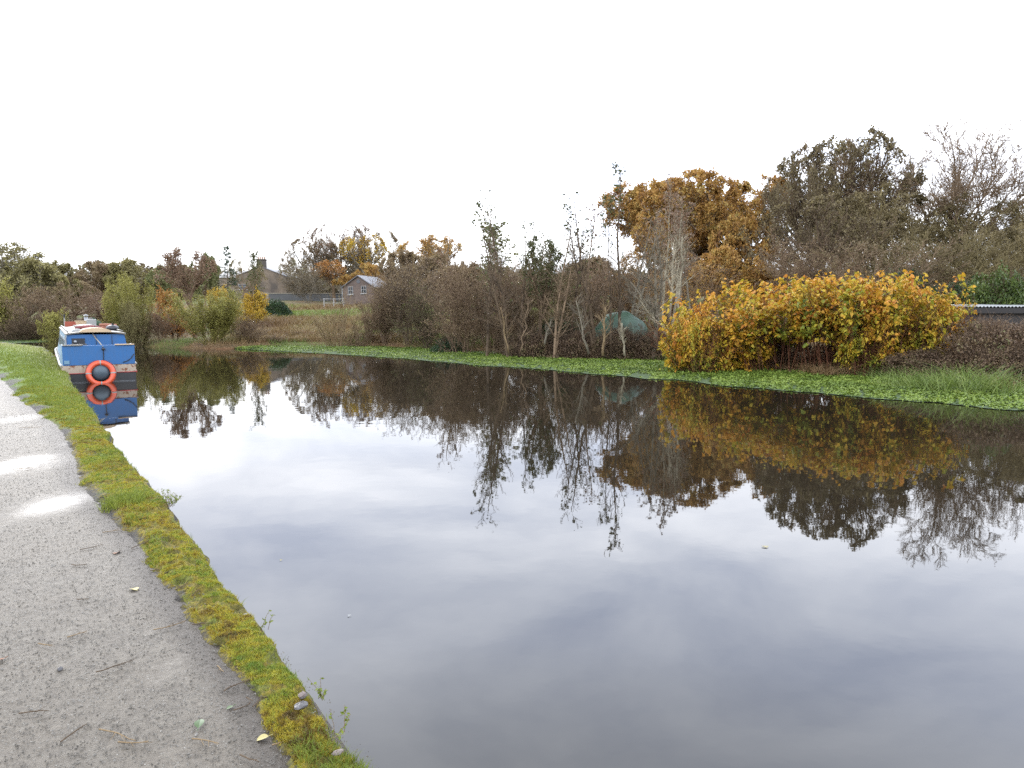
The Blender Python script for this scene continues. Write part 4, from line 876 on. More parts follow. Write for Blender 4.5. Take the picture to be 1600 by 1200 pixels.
def gable_house(t, W, L, base, eave, apex, wall, roofm, over=.15, ax=.5):
    """gable faces -Y, width W from x=0, running back L"""
    mb = MB(); A = [(0, 0, base), (W, 0, base), (W, 0, eave), (W*ax, 0, apex), (0, 0, eave)]; Bk = [(x, L, z) for x, y, z in A]
    mb.poly(A); mb.poly(Bk[::-1]); mb.poly([A[0], A[4], Bk[4], Bk[0]]); mb.poly([A[1], Bk[1], Bk[2], A[2]]); mb.poly([A[0], Bk[0], Bk[1], A[1]]); mb.build('wall', wall, t)
    mb = MB(); th_ = .12
    for xa, xb in ((0-over, W*ax), (W+over, W*ax)):
        za = eave-(over)*(apex-eave)/(W*.5); s = 1 if xa < xb else -1
        p = [(xa, -over, za+.02), (xb, -over, apex+.02), (xb, L+over, apex+.02), (xa, L+over, za+.02)]; q = [(x, y, z+th_) for x, y, z in p]
        for f in ([q[0], q[1], q[2], q[3]], [p[3], p[2], p[1], p[0]], [p[0], p[1], q[1], q[0]], [p[2], p[3], q[3], q[2]], [p[3], p[0], q[0], q[3]]): mb.poly(f)
    return mb.build('roof', roofm, t)
Dh = 128; px1 = lambda px: (px-800)/F*Dh
zh = lambda py: atd(400, py, Dh)[2]
xg, yg = px1(372), Dh; gz = float(terrain_z(xg, yg))-.3
t = empty('stone_house', (xg, yg, gz), 0, label='old sandstone house with a tall sooty chimney on its blank gable', cat='house')
Wg = px1(450)-px1(372); rf = gable_house(t, Wg, 9, 0, zh(432)-gz, zh(417)-gz, M['sandstone'], M['slate'], over=.12)
cx = px1(412)-xg; ch = MB(); ch.box((cx, .5, (zh(406)+zh(428))/2-gz), (1.4, .9, zh(406)-zh(428))); ch.box((cx, .5, zh(406)-gz+.06), (1.6, 1.1, .16)); co_ = ch.build('chimney', M['stack'], rf)
# pots belong to the stack: kept as parts of the house
for k in range(4): MB().tube([(cx-.5+.33*k, .5, zh(406)-gz+.1), (cx-.5+.33*k, .5, zh(406)-gz+.65)], [.13, .1], 10).build('chimney_pot', M['pot'], t)
window(t, px1(382.5)-xg, 0, zh(448)-gz, 1.5, .9); 
ba = MB(); ba.box(((px1(400)+px1(424))/2-xg, -.35, zh(461)-gz-.6), (px1(424)-px1(400), .6, 2.0)); ba.build('porch', M['cream_wall'], t)
# lower wing with pale roof on the left
wg = MB(); xw0, xw1 = px1(345)-xg, -.02; e0_, a0_ = zh(433)-gz, zh(421)-gz
for q in ([(xw0, .4, 0), (xw1, .4, 0), (xw1, .4, e0_), (xw0, .4, e0_)], [(xw0, 7, 0), (xw0, .4, 0), (xw0, .4, e0_), (xw0, 3.7, a0_-.3), (xw0, 7, e0_)]): wg.poly(q)
wg.build('wing_wall', M['sandstone'], t)
wr = MB(); 
for q in ([(xw0-.2, .1, e0_-.08), (xw1+3.0, .1, e0_-.08), (xw1+3.0, 3.7, a0_), (xw0-.2, 3.7, a0_)], [(xw0-.2, 3.7, a0_), (xw1, 3.7, a0_), (xw1, 7.3, e0_-.08), (xw0-.2, 7.3, e0_-.08)]): wr.poly(q)
wr.build('wing_roof', M['slate'], t)
# long grey wall
xa, xb = (423-800)/F*118, (545-800)/F*118; zt = atd(480, 459, 118)[2]; z0 = float(terrain_z((xa+xb)/2, 118))-.8
t = empty('garden_wall', (xa, 118, z0), .03, label='long dark grey boundary wall with pale coping beside the stone house', cat='wall')
MB().box(((xb-xa)/2, 0, (zt-z0)/2), (xb-xa, .4, zt-z0)).build('wall_face', M['grey_wall'], t); MB().box(((xb-xa)/2, 0, zt-z0+.06), (xb-xa+.1, .55, .12)).build('coping', M['cream_wall'], t)
# brick house, turned so that the left roof slope shows
Db = 100; zb = lambda py: atd(560, py, Db)[2]; xh = (538-800)/F*Db; gz = float(terrain_z(xh, Db))-.4
t = empty('brick_house', (xh, Db, gz), math.radians(-16), label='small red brick house with a grey slate roof and white windows', cat='house')
Wb = 4.6; gable_house(t, Wb, 5.5, 0, zb(449)-gz, zb(432)-gz, M['brick'], M['slate'], over=.25, ax=.5)
window(t, 1.15, 0, zb(454)-gz, .75, 1.05); window(t, 3.1, 0, zb(453)-gz, .75, 1.0)
MB().tube([(Wb/2, -.04, zb(440)-gz), (Wb/2, .02, zb(440)-gz)], .27, 20).build('round_vent', M['lead'], t)
MB().tube([(-.08, -.1, 0), (-.08, -.1, zb(449)-gz)], .05, 8).build('drainpipe', M['white_paint'], t)
# lean to in front
# white post and rail fence
xf, yf = (508-800)/F*92, 92; zf = float(terrain_z(xf, yf)); zr = atd(520, 466, 92)[2]-zf
t = empty('white_fence', (xf, yf, zf), .08, label='white painted post and rail fence between the grey wall and brick house', cat='fence')
for k in range(3): MB().box((k*1.2, 0, zr/2), (.09, .09, zr)).build('post', M['white_paint'], t)
for dz in (0, .5): MB().box((1.2, -.06, zr-.08-dz), (2.6, .03, .06)).build('rail', M['white_paint'], t)

# ---------------------------------------------------------------- narrowboat
M['blue'] = paint('blue boat paint', (.012, .1, .27), .2, .4, (.02, .04, .07), 3, .45); M['blue_old'] = paint('chalky blue paint', (.12, .22, .3), .25, .5, (.1, .08, .07), 5)
M['hull_black'] = paint('bitumen black', (.012, .012, .014), .1, .35); M['cream'] = paint('rusty cream band', (.34, .27, .2), .55, .5, (.16, .06, .025), 5)
M['roof_cream'] = paint('weathered cream roof', (.15, .135, .11), .25, .5, (.2, .12, .07), 4); M['red_line'] = plain('red coach line', (.3, .03, .03), .5)
M['orange'] = paint('lifebuoy orange', (.55, .075, .025), .03, .4, (.3, .05, .02), 6, .2); M['white'] = plain('white plastic', (.24, .24, .225), .45, .1); M['deck'] = paint('dark grey deck paint', (.07, .08, .085), .35, .7); M['rubber'] = plain('black rubber', (.015, .015, .017), .5)
M['bluegrey'] = plain('blue grey fender', (.06, .09, .11), .5, .5); M['tan'] = plain('tan board', (.5, .36, .22), .7, .2); M['maroon'] = plain('maroon canvas', (.16, .035, .035), .8); M['log'] = plain('split logs', (.26, .1, .06), .9)
M['crate'] = plain('orange red crate', (.3, .06, .03), .6); M['steel'] = plain('grey steel', (.25, .26, .27), .4, metal=.6); M['dkgreen'] = plain('dark green sack', (.02, .05, .02), .8); M['darkbag'] = plain('black bag', (.03, .03, .035), .5)
M['glass_b'] = plain('boat window glass', (.25, .33, .38), .06, .1)
sx, sy = on(157.5, 597, 0); BRZ = math.atan(.633)
boat = empty('narrowboat', (sx, sy, 0), BRZ, label='blue narrowboat with a rusty cream band moored against the mossy bank', cat='boat')
LB = 14.0
def hw(y):
    if y < .9: return .93+.04*math.sin(y/.9*PI/2)
    if y < 11: return .97
    return .97*math.sqrt(max(0, 1-((y-11)/3.05)**2.2))
def shear(y): return .1*max(0, (y-9)/5)**1.6
ysb = [0, .1, .25, .45, .7, .9, 2, 4, 6, 8, 10, 11, 11.6, 12.2, 12.8, 13.3, 13.7, 13.95]
def band(z0, z1, name, mat, out=0.0, parent=boat, closetop=False, ystart=0):
    mb = MB(); ys_ = [y for y in ysb if y >= ystart]; n = len(ys_)
    for side in (-1, 1):
        b = len(mb.v)
        for y in ys_:
            for z in (z0, z1): mb.v.append((side*(hw(y)+out), y, z+shear(y)*(z > 0)))
        for k in range(n-1):
            q = (b+2*k, b+2*k+1, b+2*k+3, b+2*k+2); mb.f.append(q if side < 0 else q[::-1]); mb.m.append(0)
    if ystart == 0: mb.poly([(-hw(0)-out, -out, z0), (hw(0)+out, -out, z0), (hw(0)+out, -out, z1), (-hw(0)-out, -out, z1)])
    return mb.build(name, mat, parent)
band(-.4, .27, 'hull', M['hull_black']); band(.27, .5, 'gunwale_band', M['cream'], .004)
# counter / side decks with hole free plate
mb = MB(); n = len(ysb)
for y in ysb: mb.v += [(-hw(y), y, .5+shear(y)), (hw(y), y, .5+shear(y))]
for k in range(n-1): mb.f.append((2*k, 2*k+1, 2*k+3, 2*k+2)); mb.m.append(0)
mb.build('deck', M['deck'], boat)
for z_, r_ in ((.27, .028), (.5, .035)):
    for s_ in (-1, 1):
        MB().tube([(s_*(hw(y)+.01), y, z_+shear(y)) for y in ysb[:-1]], r_, 8).build('rubbing_strake', M['white'] if z_ > .4 and s_ < 0 else (M['red_line'] if z_ < .4 else M['roof_cream']), boat, smooth=True)
MB().tube([(-.93, -.012, .272), (.93, -.012, .272)], .014, 6).build('coach_line', M['red_line'], boat)
# rubbing strip at water level across the transom
MB().box((0, -.012, .012), (1.8, .02, .008)).build('transom_strip', M['steel'], boat)
# blue stern panel and raised side panels
mb = MB(); mb.box((0, .03, .79), (1.84, .05, .57)); mb.build('stern_panel', M['blue'], boat, bevel=.01)
for s_ in (-1, 1):
    mb = MB()
    P8 = [(s_*.92, .05, .5), (s_*.98, 1.15, .5), (s_*.93, 1.15, 1.07), (s_*.9, .05, 1.07)]; Q8 = [(x-s_*.04, y, z) for x, y, z in P8]
    mb.poly(P8 if s_ > 0 else P8[::-1]); mb.poly(Q8[::-1] if s_ > 0 else Q8)
    for k in range(4): mb.poly([P8[k], Q8[k], Q8[(k+1) % 4], P8[(k+1) % 4]])
    mb.build('side_panel', M['blue_old'] if s_ < 0 else M['blue'], boat)
    # little capping ledge each side
    MB().box((s_*.66, .02, 1.085), (.5, .12, .025)).build('capping', M['tan'] if s_ > 0 else M['roof_cream'], boat)
# cabin
yc0, yc1, zb0, zt0 = 1.15, 11.4, .5, 1.36
def csec(y): e = .05*(y-yc0)/10; return [(-.9, y, zb0), (.9, y, zb0), (.76, y, zt0+e), (-.76, y, zt0+e)]
mb = MB(); a, b_ = csec(yc0), csec(yc1); mb.poly(a); mb.poly(b_[::-1]); mb.poly([a[1], b_[1], b_[2], a[2]], 0); mb.poly([a[0], a[3], b_[3], b_[0]], 1); mb.build('cabin', [M['blue'], M['blue_old']], boat)
mb = MB(); NX = 8
for y in (yc0-.07, yc1+.07):
    e = .05*(y-yc0)/10
    for k in range(NX+1):
        x = -.8+1.6*k/NX; z = zt0+e+.004+.07*(1-(x/.8)**2); mb.v += [(x, y, z+.03), (x, y, z-.01)]
for k in range(NX):
    a = 2*k; c_ = 2*(NX+1)+2*k; mb.f += [(a, a+2, c_+2, c_), (a+1, c_+1, c_+3, a+3), (a, a+1, a+3, a+2), (c_, c_+2, c_+3, c_+1)]; mb.m += [0]*4
mb.f += [(0, 2*(NX+1), 2*(NX+1)+1, 1), (2*NX, 2*NX+1, 4*NX+3, 4*NX+2)]; mb.m += [0, 0]
mb.build('roof', M['roof_cream'], boat)
for s_ in (-1, 1): MB().tube([(s_*.72, y, zt0+.1+.05*(y-yc0)/10) for y in np.linspace(yc0, yc1, 8)], .02, 8).build('handrail', M['white'] if s_ < 0 else M['roof_cream'], boat, smooth=True)
for s_ in (-1, 1):
    for k, y in enumerate((2.6, 4.2, 5.8, 7.4, 9.0, 10.4)):
        # windows lie on the sloping cabin side
        def ps(z, yy, o): f_ = (z-zb0)/(zt0-zb0); return (s_*(.9-.14*f_+o), yy, z)
        def slab(za, zb_, ya, yb_, o0, o1):
            m_ = MB(); p = [ps(za, ya, o1), ps(za, yb_, o1), ps(zb_, yb_, o1), ps(zb_, ya, o1)]; q = [ps(za, ya, o0), ps(za, yb_, o0), ps(zb_, yb_, o0), ps(zb_, ya, o0)]
            m_.poly(p if s_ > 0 else p[::-1]); 
            for i in range(4): m_.poly([p[i], q[i], q[(i+1) % 4], p[(i+1) % 4]])
            return m_
        fr = slab(.82, 1.2, y-.42, y+.42, 0, .015).build('window', M['steel'], boat); slab(.86, 1.16, y-.37, y+.37, .01, .02).build('pane', M['glass_b'], fr)
# rear doors area: small dark opening on the left, sliding hatch, tiller
MB().box((-.47, yc0-.012, 1.17), (.34, .02, .16)).build('rear_window', M['rubber'], boat)
MB().ellipsoid((-.55, yc0-.05, 1.15), (.05, .03, .05), 10, 6).build('lamp', M['steel'], boat, smooth=True)
MB().box((-.47, yc0-.06, 1.075), (.42, .08, .02)).build('shelf', M['roof_cream'], boat)
MB().box((-.8, yc0-.02, 1.2), (.04, .03, .28)).build('corner_post', M['white'], boat)
mb = MB(); 
for y in (1.05, 2.3):
    for k in range(13): a = PI*k/12; mb.v.append((.42*math.cos(a), y, 1.43+.13*math.sin(a)))
for k in range(12): mb.f.append((k, k+1, 14+k, 13+k)); mb.m.append(0)
mb.f.append(tuple(range(13))[::-1]); mb.f.append(tuple(range(13, 26))); mb.m += [0, 0]
mb.build('sliding_hatch', M['tan'], boat)
MB().tube([(-.09, 1.1, 1.38), (-.03, .8, 1.25), (.05, .3, 1.12), (.1, -.02, 1.02)], .018, 8).build('tiller', M['roof_cream'], boat, smooth=True)
MB().ellipsoid((.11, -.02, .96), (.05, .05, .04), 10, 6).tube([(.11, -.02, .95), (.1, -.01, .55)], .012, 6).build('rudder_post', M['hull_black'], boat)
MB().tube([(.9, -.01, .8), (.82, -.02, .68), (.72, -.015, .6), (.6, -.01, .56)], .012, 6).build('mooring_rope', M['rubber'], boat, smooth=True)
MB().box((.0, yc0-.012, 1.1), (.012, .012, .5)).box((.42, yc0-.012, 1.2), (.012, .012, .3)).build('door_joint', M['hull_black'], boat)
MB().ellipsoid((0, -.16, .29), (.25, .15, .24), 18, 12).build('stern_fender', M['bluegrey'], boat, smooth=True)
MB().tube([(.0, -.16, .5), (.0, -.02, .56)], .012, 6).build('fender_rope', M['rubber'], boat)
MB().box((-.82, -.01, .6), (.13, .012, .1)).build('name_plate', M['blue_old'], boat)
# bow post
MB().tube([(0, 13.93, .3), (0, 14.02, .85)], [.05, .04], 8).build('stem_post', M['hull_black'], boat)
def onboat(x, y, z):
    c, s = math.cos(BRZ), math.sin(BRZ); return (sx+x*c-y*s, sy+x*s+y*c, z)
# lifebuoy
t = empty('lifebuoy', onboat(0, -.27, .27), BRZ, label='orange lifebuoy with white bands hanging over the stern of the boat', cat='lifebuoy')
t.rotation_euler = (math.radians(-14), 0, BRZ)
R1, r1 = .31, .075
def ringpts(a0, a1, n, R=R1): return [(R*math.cos(a), 0, R*math.sin(a)) for a in np.linspace(a0, a1, n)]
MB().tube(ringpts(0, 2*PI, 49)[:-1], r1, 14, closed=True).build('ring', M['orange'], t, smooth=True)
for k in range(4): MB().tube(ringpts(k*PI/2-.055, k*PI/2+.055, 5), r1+.004, 14).build('band', M['white'], t, smooth=True)
for k in range(4): MB().tube([((R1+r1+.02*math.sin(PI*u_))*math.cos(a), 0, (R1+r1+.02*math.sin(PI*u_))*math.sin(a)) for u_, a in zip(np.linspace(0, 1, 7), np.linspace(k*PI/2+.1, (k+1)*PI/2-.1, 7))], .007, 6).build('grab_rope', M['maroon'], t)
# clutter on the roof
def zr_(y, x): return zt0+.05*(y-yc0)/10+.034+.07*(1-(x/.8)**2)
def clutter(name, x, y, label, cat): return empty(name, onboat(x, y, zr_(y, abs(x)+.12)), BRZ, label=label, cat=cat)
t = clutter('crate', -.4, 10.3, 'orange red crate near the far end of the boat roof', 'crate')
mb = MB(); 
for dx, dy, w, d in ((0, -.2, .42, .03), (0, .2, .42, .03), (-.195, 0, .03, .37), (.195, 0, .03, .37)): mb.box((dx, dy, .1), (w, d, .2))
mb.build('side', M['crate'], t); MB().box((0, 0, .02), (.35, .36, .03)).build('bottom', M['crate'], t)
t = clutter('basket', 0, 9.1, 'tan round basket on the boat roof beside the flue', 'basket')
mb = MB(); mb.tube([(0, 0, .0), (0, 0, .1), (0, 0, .2)], [.2, .26, .29], 20); mb.build('bowl', M['tan'], t, smooth=True); MB().tube([(.29*math.cos(a), .29*math.sin(a), .2) for a in np.linspace(0, 2*PI, 25)[:-1]], .02, 6, closed=True).build('rim', M['tan'], t)
t = clutter('water_can', .2, 7.6, 'white plastic water can standing on the boat roof', 'can')
MB().box((0, 0, .16), (.32, .22, .3)).build('body', M['white'], t, bevel=.04); MB().tube([(.08, 0, .3), (.08, 0, .37)], .04, 10).build('cap', M['dkgreen'], t); MB().tube([(-.1, 0, .3), (-.06, 0, .35), (.02, 0, .35), (.05, 0, .3)], .015, 6).build('handle', M['white'], t)
t = clutter('flue', .12, 9.9, 'grey steel flue pipe with a cap on the boat roof', 'flue')
MB().tube([(0, 0, 0), (0, 0, .38)], .065, 14).build('pipe', M['steel'], t, smooth=True); MB().tube([(0, 0, .42), (0, 0, .47)], [.1, .02], 14).build('cap', M['steel'], t)
t = clutter('gangplank', -.15, 5.4, 'white gangplank lying aslant on the boat roof', 'plank')
MB().box((0, 0, .11), (.3, 3.2, .04), rz=-.14).build('plank', M['white'], t); MB().box((0, 1.2, .05), (.5, .06, .09)).build('bearer', M['tan'], t); MB().box((0, -1.2, .05), (.5, .06, .09)).build('bearer', M['tan'], t)
t = clutter('folded_canvas', -.12, 3.1, 'maroon folded canvas bundle under the gangplank end', 'canvas')
mb = MB(); mb.ellipsoid((0, 0, .07), (.38, .3, .09), 18, 8); mb.build('bundle', M['maroon'], t, smooth=True); MB().tube([(.2, .31*math.cos(a), .07+.1*math.sin(a)) for a in np.linspace(0, 2*PI, 17)[:-1]], .01, 6, closed=True).build('strap', M['rubber'], t)
t = clutter('washing_bowl', -.48, 1.75, 'white upturned bowl at the near left of the boat roof', 'bowl')
MB().tube([(0, 0, 0), (0, 0, .05), (0, 0, .09), (0, 0, .1)], [.15, .13, .09, .03], 20).build('shell', M['white'], t, smooth=True); MB().tube([(.15*math.cos(a), .15*math.sin(a), .005) for a in np.linspace(0, 2*PI, 21)[:-1]], .012, 6, closed=True).build('rim', M['white'], t)
rl = np.random.default_rng(4)
for k in range(9):
    x, y = .55+rl.normal(0, .06), 5.2+.22*(k % 5)+rl.normal(0, .03)
    o = MB().tube([(-.17, 0, 0), (-.1, .004, .003), (.17, 0, 0)], [.055, .06, .05], 7).build('log', M['log']); o.location = onboat(x, y, zr_(y, .7)+.05+.1*(k // 5)); o.rotation_euler = (0, 0, BRZ+rl.normal(0, .15)); tag(o, 'red brown split log in the pile on the right of the boat roof', 'log', 'logs piled on the boat roof')
t = clutter('bag', .6, 3.4, 'black bag of rubbish on the near right of the boat roof', 'bag')
MB().ellipsoid((0, 0, .09), (.2, .25, .12), 14, 8).build('sack', M['darkbag'], t, smooth=True); MB().tube([(0, 0, .2), (0.02, 0, .25)], [.02, .05], 8).build('knot', M['darkbag'], t)
t = clutter('plant_sack', .4, 8.6, 'dark green sack behind the white water can', 'sack')
MB().ellipsoid((0, 0, .12), (.2, .2, .15), 14, 8).build('sack', M['dkgreen'], t, smooth=True); MB().tube([(0, 0, .26), (0, .02, .31)], [.02, .05], 8).build('knot', M['dkgreen'], t)
t = clutter('mast', -.6, 11.2, 'short white pole with a black tip on the far left corner of the boat roof', 'pole')
MB().tube([(0, 0, 0), (0, 0, .38)], .025, 8).build('pole', M['white'], t); MB().tube([(0, 0, .38), (0, 0, .52)], .035, 8).build('tip', M['rubber'], t)

# ---------------------------------------------------------------- debris on the path and the edge
def groundz(x, y): return PZ+.012
tr = np.random.default_rng(9)
tw = [(95, 1165, .12, 1.2), (60, 1010, .1, -.3), (105, 1000, .09, .8), (125, 862, .14, .6), (112, 885, .12, -.7), (240, 988, .16, .1), (355, 1035, .1, 1.1), (350, 1085, .1, 1.3), (365, 1115, .08, .9), (395, 1110, .08, 1.4), (155, 1145, .2, -.4), (185, 1165, .12, -.5), (300, 1160, .12, 0), (430, 1150, .08, -.3), (375, 1185, .1, -.7), (175, 815, .18, .9), (160, 835, .2, .5), (30, 1120, .12, .2), (20, 735, .2, .1), (280, 905, .14, .5), (385, 1070, .07, 1.2), (340, 1045, .08, -1.0), (150, 1055, .16, .5), (230, 880, .16, -.2), (30, 670, .3, .2), (300, 980, .1, .2), (120, 940, .08, -.4), (205, 860, .2, .8), (318, 960, .1, 1.2), (330, 985, .07, .4), (300, 935, .09, 1.5), (352, 1010, .08, .9), (398, 1065, .09, 1.3), (410, 1095, .06, .2), (440, 1135, .08, 1.1), (425, 1170, .1, .5), (275, 925, .1, 1.4), (255, 900, .12, .9), (235, 895, .08, .2), (370, 1050, .1, 1.5), (385, 1095, .05, -.5)]
for px, py, L, a in tw:
    x, y = on(px, py, PZ); B = extend(tr, np.zeros((1, 3)), np.array([[math.cos(a), math.sin(a), 0.]]), np.array([L]), np.array([.0028]), 7, .13, 0, .5); B['p'][:, :, 2] = np.abs(B['p'][:, :, 2])*.4+.003
    k_ = kids(tr, B, 3, .3, .9, .7, .1, .4, .6, .2); Bk_ = extend(tr, *k_, 4, .1, 0, .5); Bk_['p'][:, :, 2] = np.abs(Bk_['p'][:, :, 2])*.4+.003
    V, Q, _, _ = join([(*tubes(B, 6), 0, None), (*tubes(Bk_, 4), 0, None)])
    o = link('twig', mesh_np('twig', V, Q, M['t_dark'] if tr.random() < .6 else M['t_straw'], smooth=True), loc=(x, y, groundz(x, y))); tag(o, 'thin broken twig lying on the wet gravel towpath', 'twig', 'twigs scattered on the towpath')
def leafthing(px, py, s, mat, label, rz):
    x, y = on(px, py, PZ); mb = MB(); n = 7
    for side in (-1, 1):
        for k in range(n):
            u0, u1 = k/n, (k+1)/n; w = lambda u: .38*math.sin(PI*u)**.75; c = lambda u: .1*math.sin(PI*u)
            p = [(0, u0*s, c(u0)*s*.4), (side*w(u0)*s, u0*s, c(u0)*s+.1*s*w(u0)), (side*w(u1)*s, u1*s, c(u1)*s+.1*s*w(u1)), (0, u1*s, c(u1)*s*.4)]; mb.poly(p if side < 0 else p[::-1])
    mb.tube([(0, -s*.35, .003), (0, 0, .002)], .0015, 4); o = mb.build('fallen_leaf', mat); o.location = (x, y, PZ+.014); o.rotation_euler = (tr.normal(0, .15), tr.normal(0, .15), rz); tag(o, label, 'leaf')
M['leaf_y'] = plain('pale yellow dead leaf', (.32, .27, .09), .6); M['leaf_g'] = plain('green leaf', (.05, .09, .025), .5); M['leaf_b'] = plain('brown dead leaf', (.22, .1, .05), .7)
leafthing(213, 926, .065, M['leaf_y'], 'pale yellow leaf lying alone on the gravel', .8); leafthing(310, 1143, .05, M['leaf_g'], 'small dark green leaf on the gravel left of the moss', .2)
leafthing(484, 1150, .05, M['leaf_b'], 'orange brown leaf caught in the nearest moss', 1.2); leafthing(420, 1156, .05, M['leaf_y'], 'greenish yellow leaf beside a stick at the moss edge', 1.7)
leafthing(181, 868, .07, M['leaf_b'], 'brown leaf on the gravel near the far puddle', .3); leafthing(8, 1033, .04, M['leaf_b'], 'brown leaf at the left edge of the gravel', 2.0)
leafthing(365, 1108, .03, M['leaf_g'], 'tiny pale green leaf below the dry twigs', 2.3)
M['stone'] = plain('grey slate stone', (.09, .085, .085), .5, .4, 12); M['stone_p'] = plain('pinkish stone', (.17, .135, .12), .7, .3, 12)
def rock(px, py, s, mat, label, dz=.02, flat=.35):
    x, y = on(px, py, PZ); r = np.random.default_rng(int(px+py)); mb = MB(); mb.ellipsoid((0, 0, 0), (s, s*.7, s*flat), 9, 6); mb.v = [tuple(np.array(v)*(1+r.normal(0, .09))) for v in mb.v]
    o = mb.build('stone', mat, smooth=False, bevel=s*.08); o.location = (x, y, PZ+dz+.02); o.rotation_euler = (0, 0, r.uniform(0, 6)); tag(o, label, 'stone')
rock(470, 1117, .035, M['stone'], 'flat grey stone bedded in the nearest moss'); rock(473, 1109, .02, M['stone_p'], 'small pinkish stone resting on the flat grey one', .045, .5); rock(474, 1102, .022, M['stone'], 'dark stone at the water edge of the moss', .02)
rock(412, 1010, .03, M['stone'], 'dark edge stone showing through the moss near the dry sprig', -.01); rock(528, 1192, .022, M['stone_p'], 'pale pebble in the lowest corner of the moss'); rock(94, 1048, .015, M['stone'], 'small dark pebble on the middle of the gravel', -.012, .7)
rock(385, 963, .035, M['stone'], 'rough grey stone on the edge lip halfway down', -.02)
# grit
rng = np.random.default_rng(31); n = 36000; y = np.exp(rng.uniform(math.log(2.0), math.log(12), n)); x = pxx(y)+.35-rng.random(n)**.9*(1.2+y*.35); s = rng.uniform(.001, .0038, n)*(1+y*.1)
wk = np.zeros(n)
for a_, b_, r_, s_ in pud[:4]:
    x0_, y0_ = on(a_, b_, PZ); wk = np.maximum(wk, s_*np.exp(-(np.hypot((x-x0_)/1.2, (y-y0_)/2.4)/r_)**2))
k = wk < .2; x, y, s, n = x[k], y[k], s[k], int(k.sum())
zz = PZ+.004+.016*(fbm(x*1.1, y*1.1, 61, 4)-.5)+.01*(fbm(x*7, y*7, 62, 3)-.5)+.003
tet = np.array([[1, 0, 0], [0, 1, 0], [-1, 0, 0], [0, -1, 0], [0, 0, .9]])
rt = rng.uniform(0, 6.28, n); cc, ss = np.cos(rt), np.sin(rt); T = tet[None]*rng.uniform(.6, 1.3, (n, 5, 1)); T = np.stack([T[..., 0]*cc[:, None]-T[..., 1]*ss[:, None], T[..., 0]*ss[:, None]+T[..., 1]*cc[:, None], T[..., 2]], -1)*s[:, None, None]
V = (T+np.stack([x, y, zz], 1)[:, None]).reshape(-1, 3); k = np.arange(n)[:, None]*5; Q = np.concatenate([k+np.array([[0, 1, 4]]), k+np.array([[1, 2, 4]]), k+np.array([[2, 3, 4]]), k+np.array([[3, 0, 4]])], 0)
M['grit'] = leafmat('grit', [(0, (.05, .044, .036)), (.5, (.1, .09, .073)), (1, (.2, .19, .17))], trans=0.0, clump=8)
tag(link('grit', mesh_np('grit', V, Q, [M['grit']], attrs={'rnd': np.tile(rng.random(n), 4)})), 'loose grit scattered over the towpath', 'gravel', kind='stuff')
# specks floating on the water
for px, py, s, lab in [(545, 963, .022, 'white feather floating on the dark water near the towpath'), (438, 876, .02, 'tiny pale leaf floating in front of the mossy edge'), (1198, 856, .05, 'tiny pale leaf floating in the middle of the canal')]:
    x, y = on(px, py, .006); mb = MB(); 
    for k in range(6):
        a = -PI/2+(k-2.5)*.22; mb.poly([(0, 0, .001), (math.cos(a-.07)*s, -math.sin(a-.07)*s, .006), (math.cos(a)*s*1.15, -math.sin(a)*s*1.15, .003), (math.cos(a+.07)*s, -math.sin(a+.07)*s, .005)])
    o = mb.build('feather' if 'feather' in lab else 'floating_leaf', M['white'] if 'feather' in lab else M['leaf_y']); o.location = (x, y, .004); tag(o, lab, 'feather' if 'feather' in lab else 'leaf')

# ---------------------------------------------------------------- camera, light, sky
cam = bpy.data.cameras.new('camera'); co_ = bpy.data.objects.new('camera', cam); C.objects.link(co_); co_.location = (0, 0, CZ); co_.rotation_euler = (PI/2-PITCH, 0, 0)
cam.sensor_width = 36; cam.lens = 36*F/1600; cam.clip_end = 3000; cam.clip_start = .05; bpy.context.scene.camera = co_
SE, SR = math.radians(28), math.radians(-35)
sun = bpy.data.lights.new('sun', 'SUN'); so = bpy.data.objects.new('sun', sun); C.objects.link(so); sun.energy = .8; sun.angle = math.radians(20); sun.color = (1, .96, .9)
so.rotation_euler = (PI/2-SE, 0, math.radians(180)-SR)
w = bpy.data.worlds.new('World'); bpy.context.scene.world = w; w.use_nodes = True; nt = w.node_tree; nt.nodes.clear(); g = G(nt)
sk = g.n('ShaderNodeTexSky', sky_type='NISHITA', sun_disc=False, sun_elevation=SE, sun_rotation=SR); b1 = g.n('ShaderNodeBackground'); nt.links.new(sk.outputs[0], b1.inputs[0]); b1.inputs[1].default_value = .08
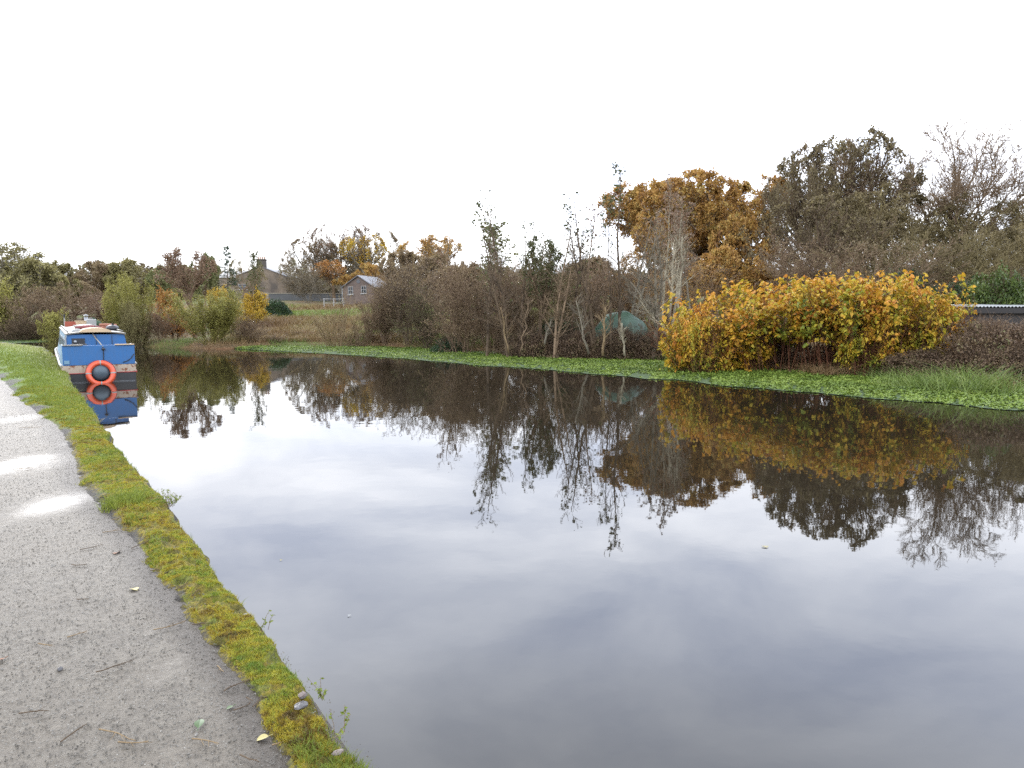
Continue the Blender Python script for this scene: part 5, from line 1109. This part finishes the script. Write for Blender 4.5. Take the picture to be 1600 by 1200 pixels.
gen = g.coord('Generated'); nrm = g.n('ShaderNodeVectorMath', operation='NORMALIZE'); nt.links.new(gen, nrm.inputs[0]); sep = g.n('ShaderNodeSeparateXYZ'); nt.links.new(nrm.outputs[0], sep.inputs[0])
zc = g.math('MAXIMUM', sep.outputs[2], 0.0); dv = g.math('ADD', zc, .35)
cx_ = g.math('DIVIDE', sep.outputs[0], dv); cy_ = g.math('DIVIDE', sep.outputs[1], dv); cb = g.n('ShaderNodeCombineXYZ'); g.set(cb, 0, cx_); g.set(cb, 1, cy_)
cl = g.noise(g.mapping(cb.outputs[0], (1, 1.5, 1), (2.3, 1.1, 0)), 1.7, 5, .55, .3)
cc_ = g.ramp(cl, [(.34, (.56, .6, .69)), (.5, (.78, .8, .84)), (.66, (1, 1, 1))])
lowb = g.ramp(zc, [(0, (.44, .44, .44)), (.2, (.52, .53, .56)), (.42, (.84, .89, 1)), (.6, (.86, .91, 1)), (.8, (.36, .36, .36)), (1, (.28, .27, .26))])
cc_ = g.mix(1.0, cc_, lowb, 'MULTIPLY')
b2 = g.n('ShaderNodeBackground'); nt.links.new(cc_, b2.inputs[0]); b2.inputs[1].default_value = 2.65
mx = g.n('ShaderNodeMixShader'); mx.inputs[0].default_value = .9; nt.links.new(b1.outputs[0], mx.inputs[1]); nt.links.new(b2.outputs[0], mx.inputs[2])
ow = g.n('ShaderNodeOutputWorld'); nt.links.new(mx.outputs[0], ow.inputs[0])
sc = bpy.context.scene; sc.view_settings.view_transform = 'Standard'; sc.view_settings.look = 'None'; sc.view_settings.gamma = 1; sc.view_settings.exposure = 1.35
sc.render.engine = 'CYCLES'; sc.cycles.max_bounces = 5; sc.cycles.diffuse_bounces = 3; sc.cycles.glossy_bounces = 3; sc.cycles.transmission_bounces = 2; sc.cycles.transparent_max_bounces = 4; sc.cycles.sample_clamp_indirect = 6; sc.cycles.caustics_reflective = False
sc.cycles.use_adaptive_sampling = True; sc.cycles.adaptive_threshold = .006; sc.cycles.use_denoising = False
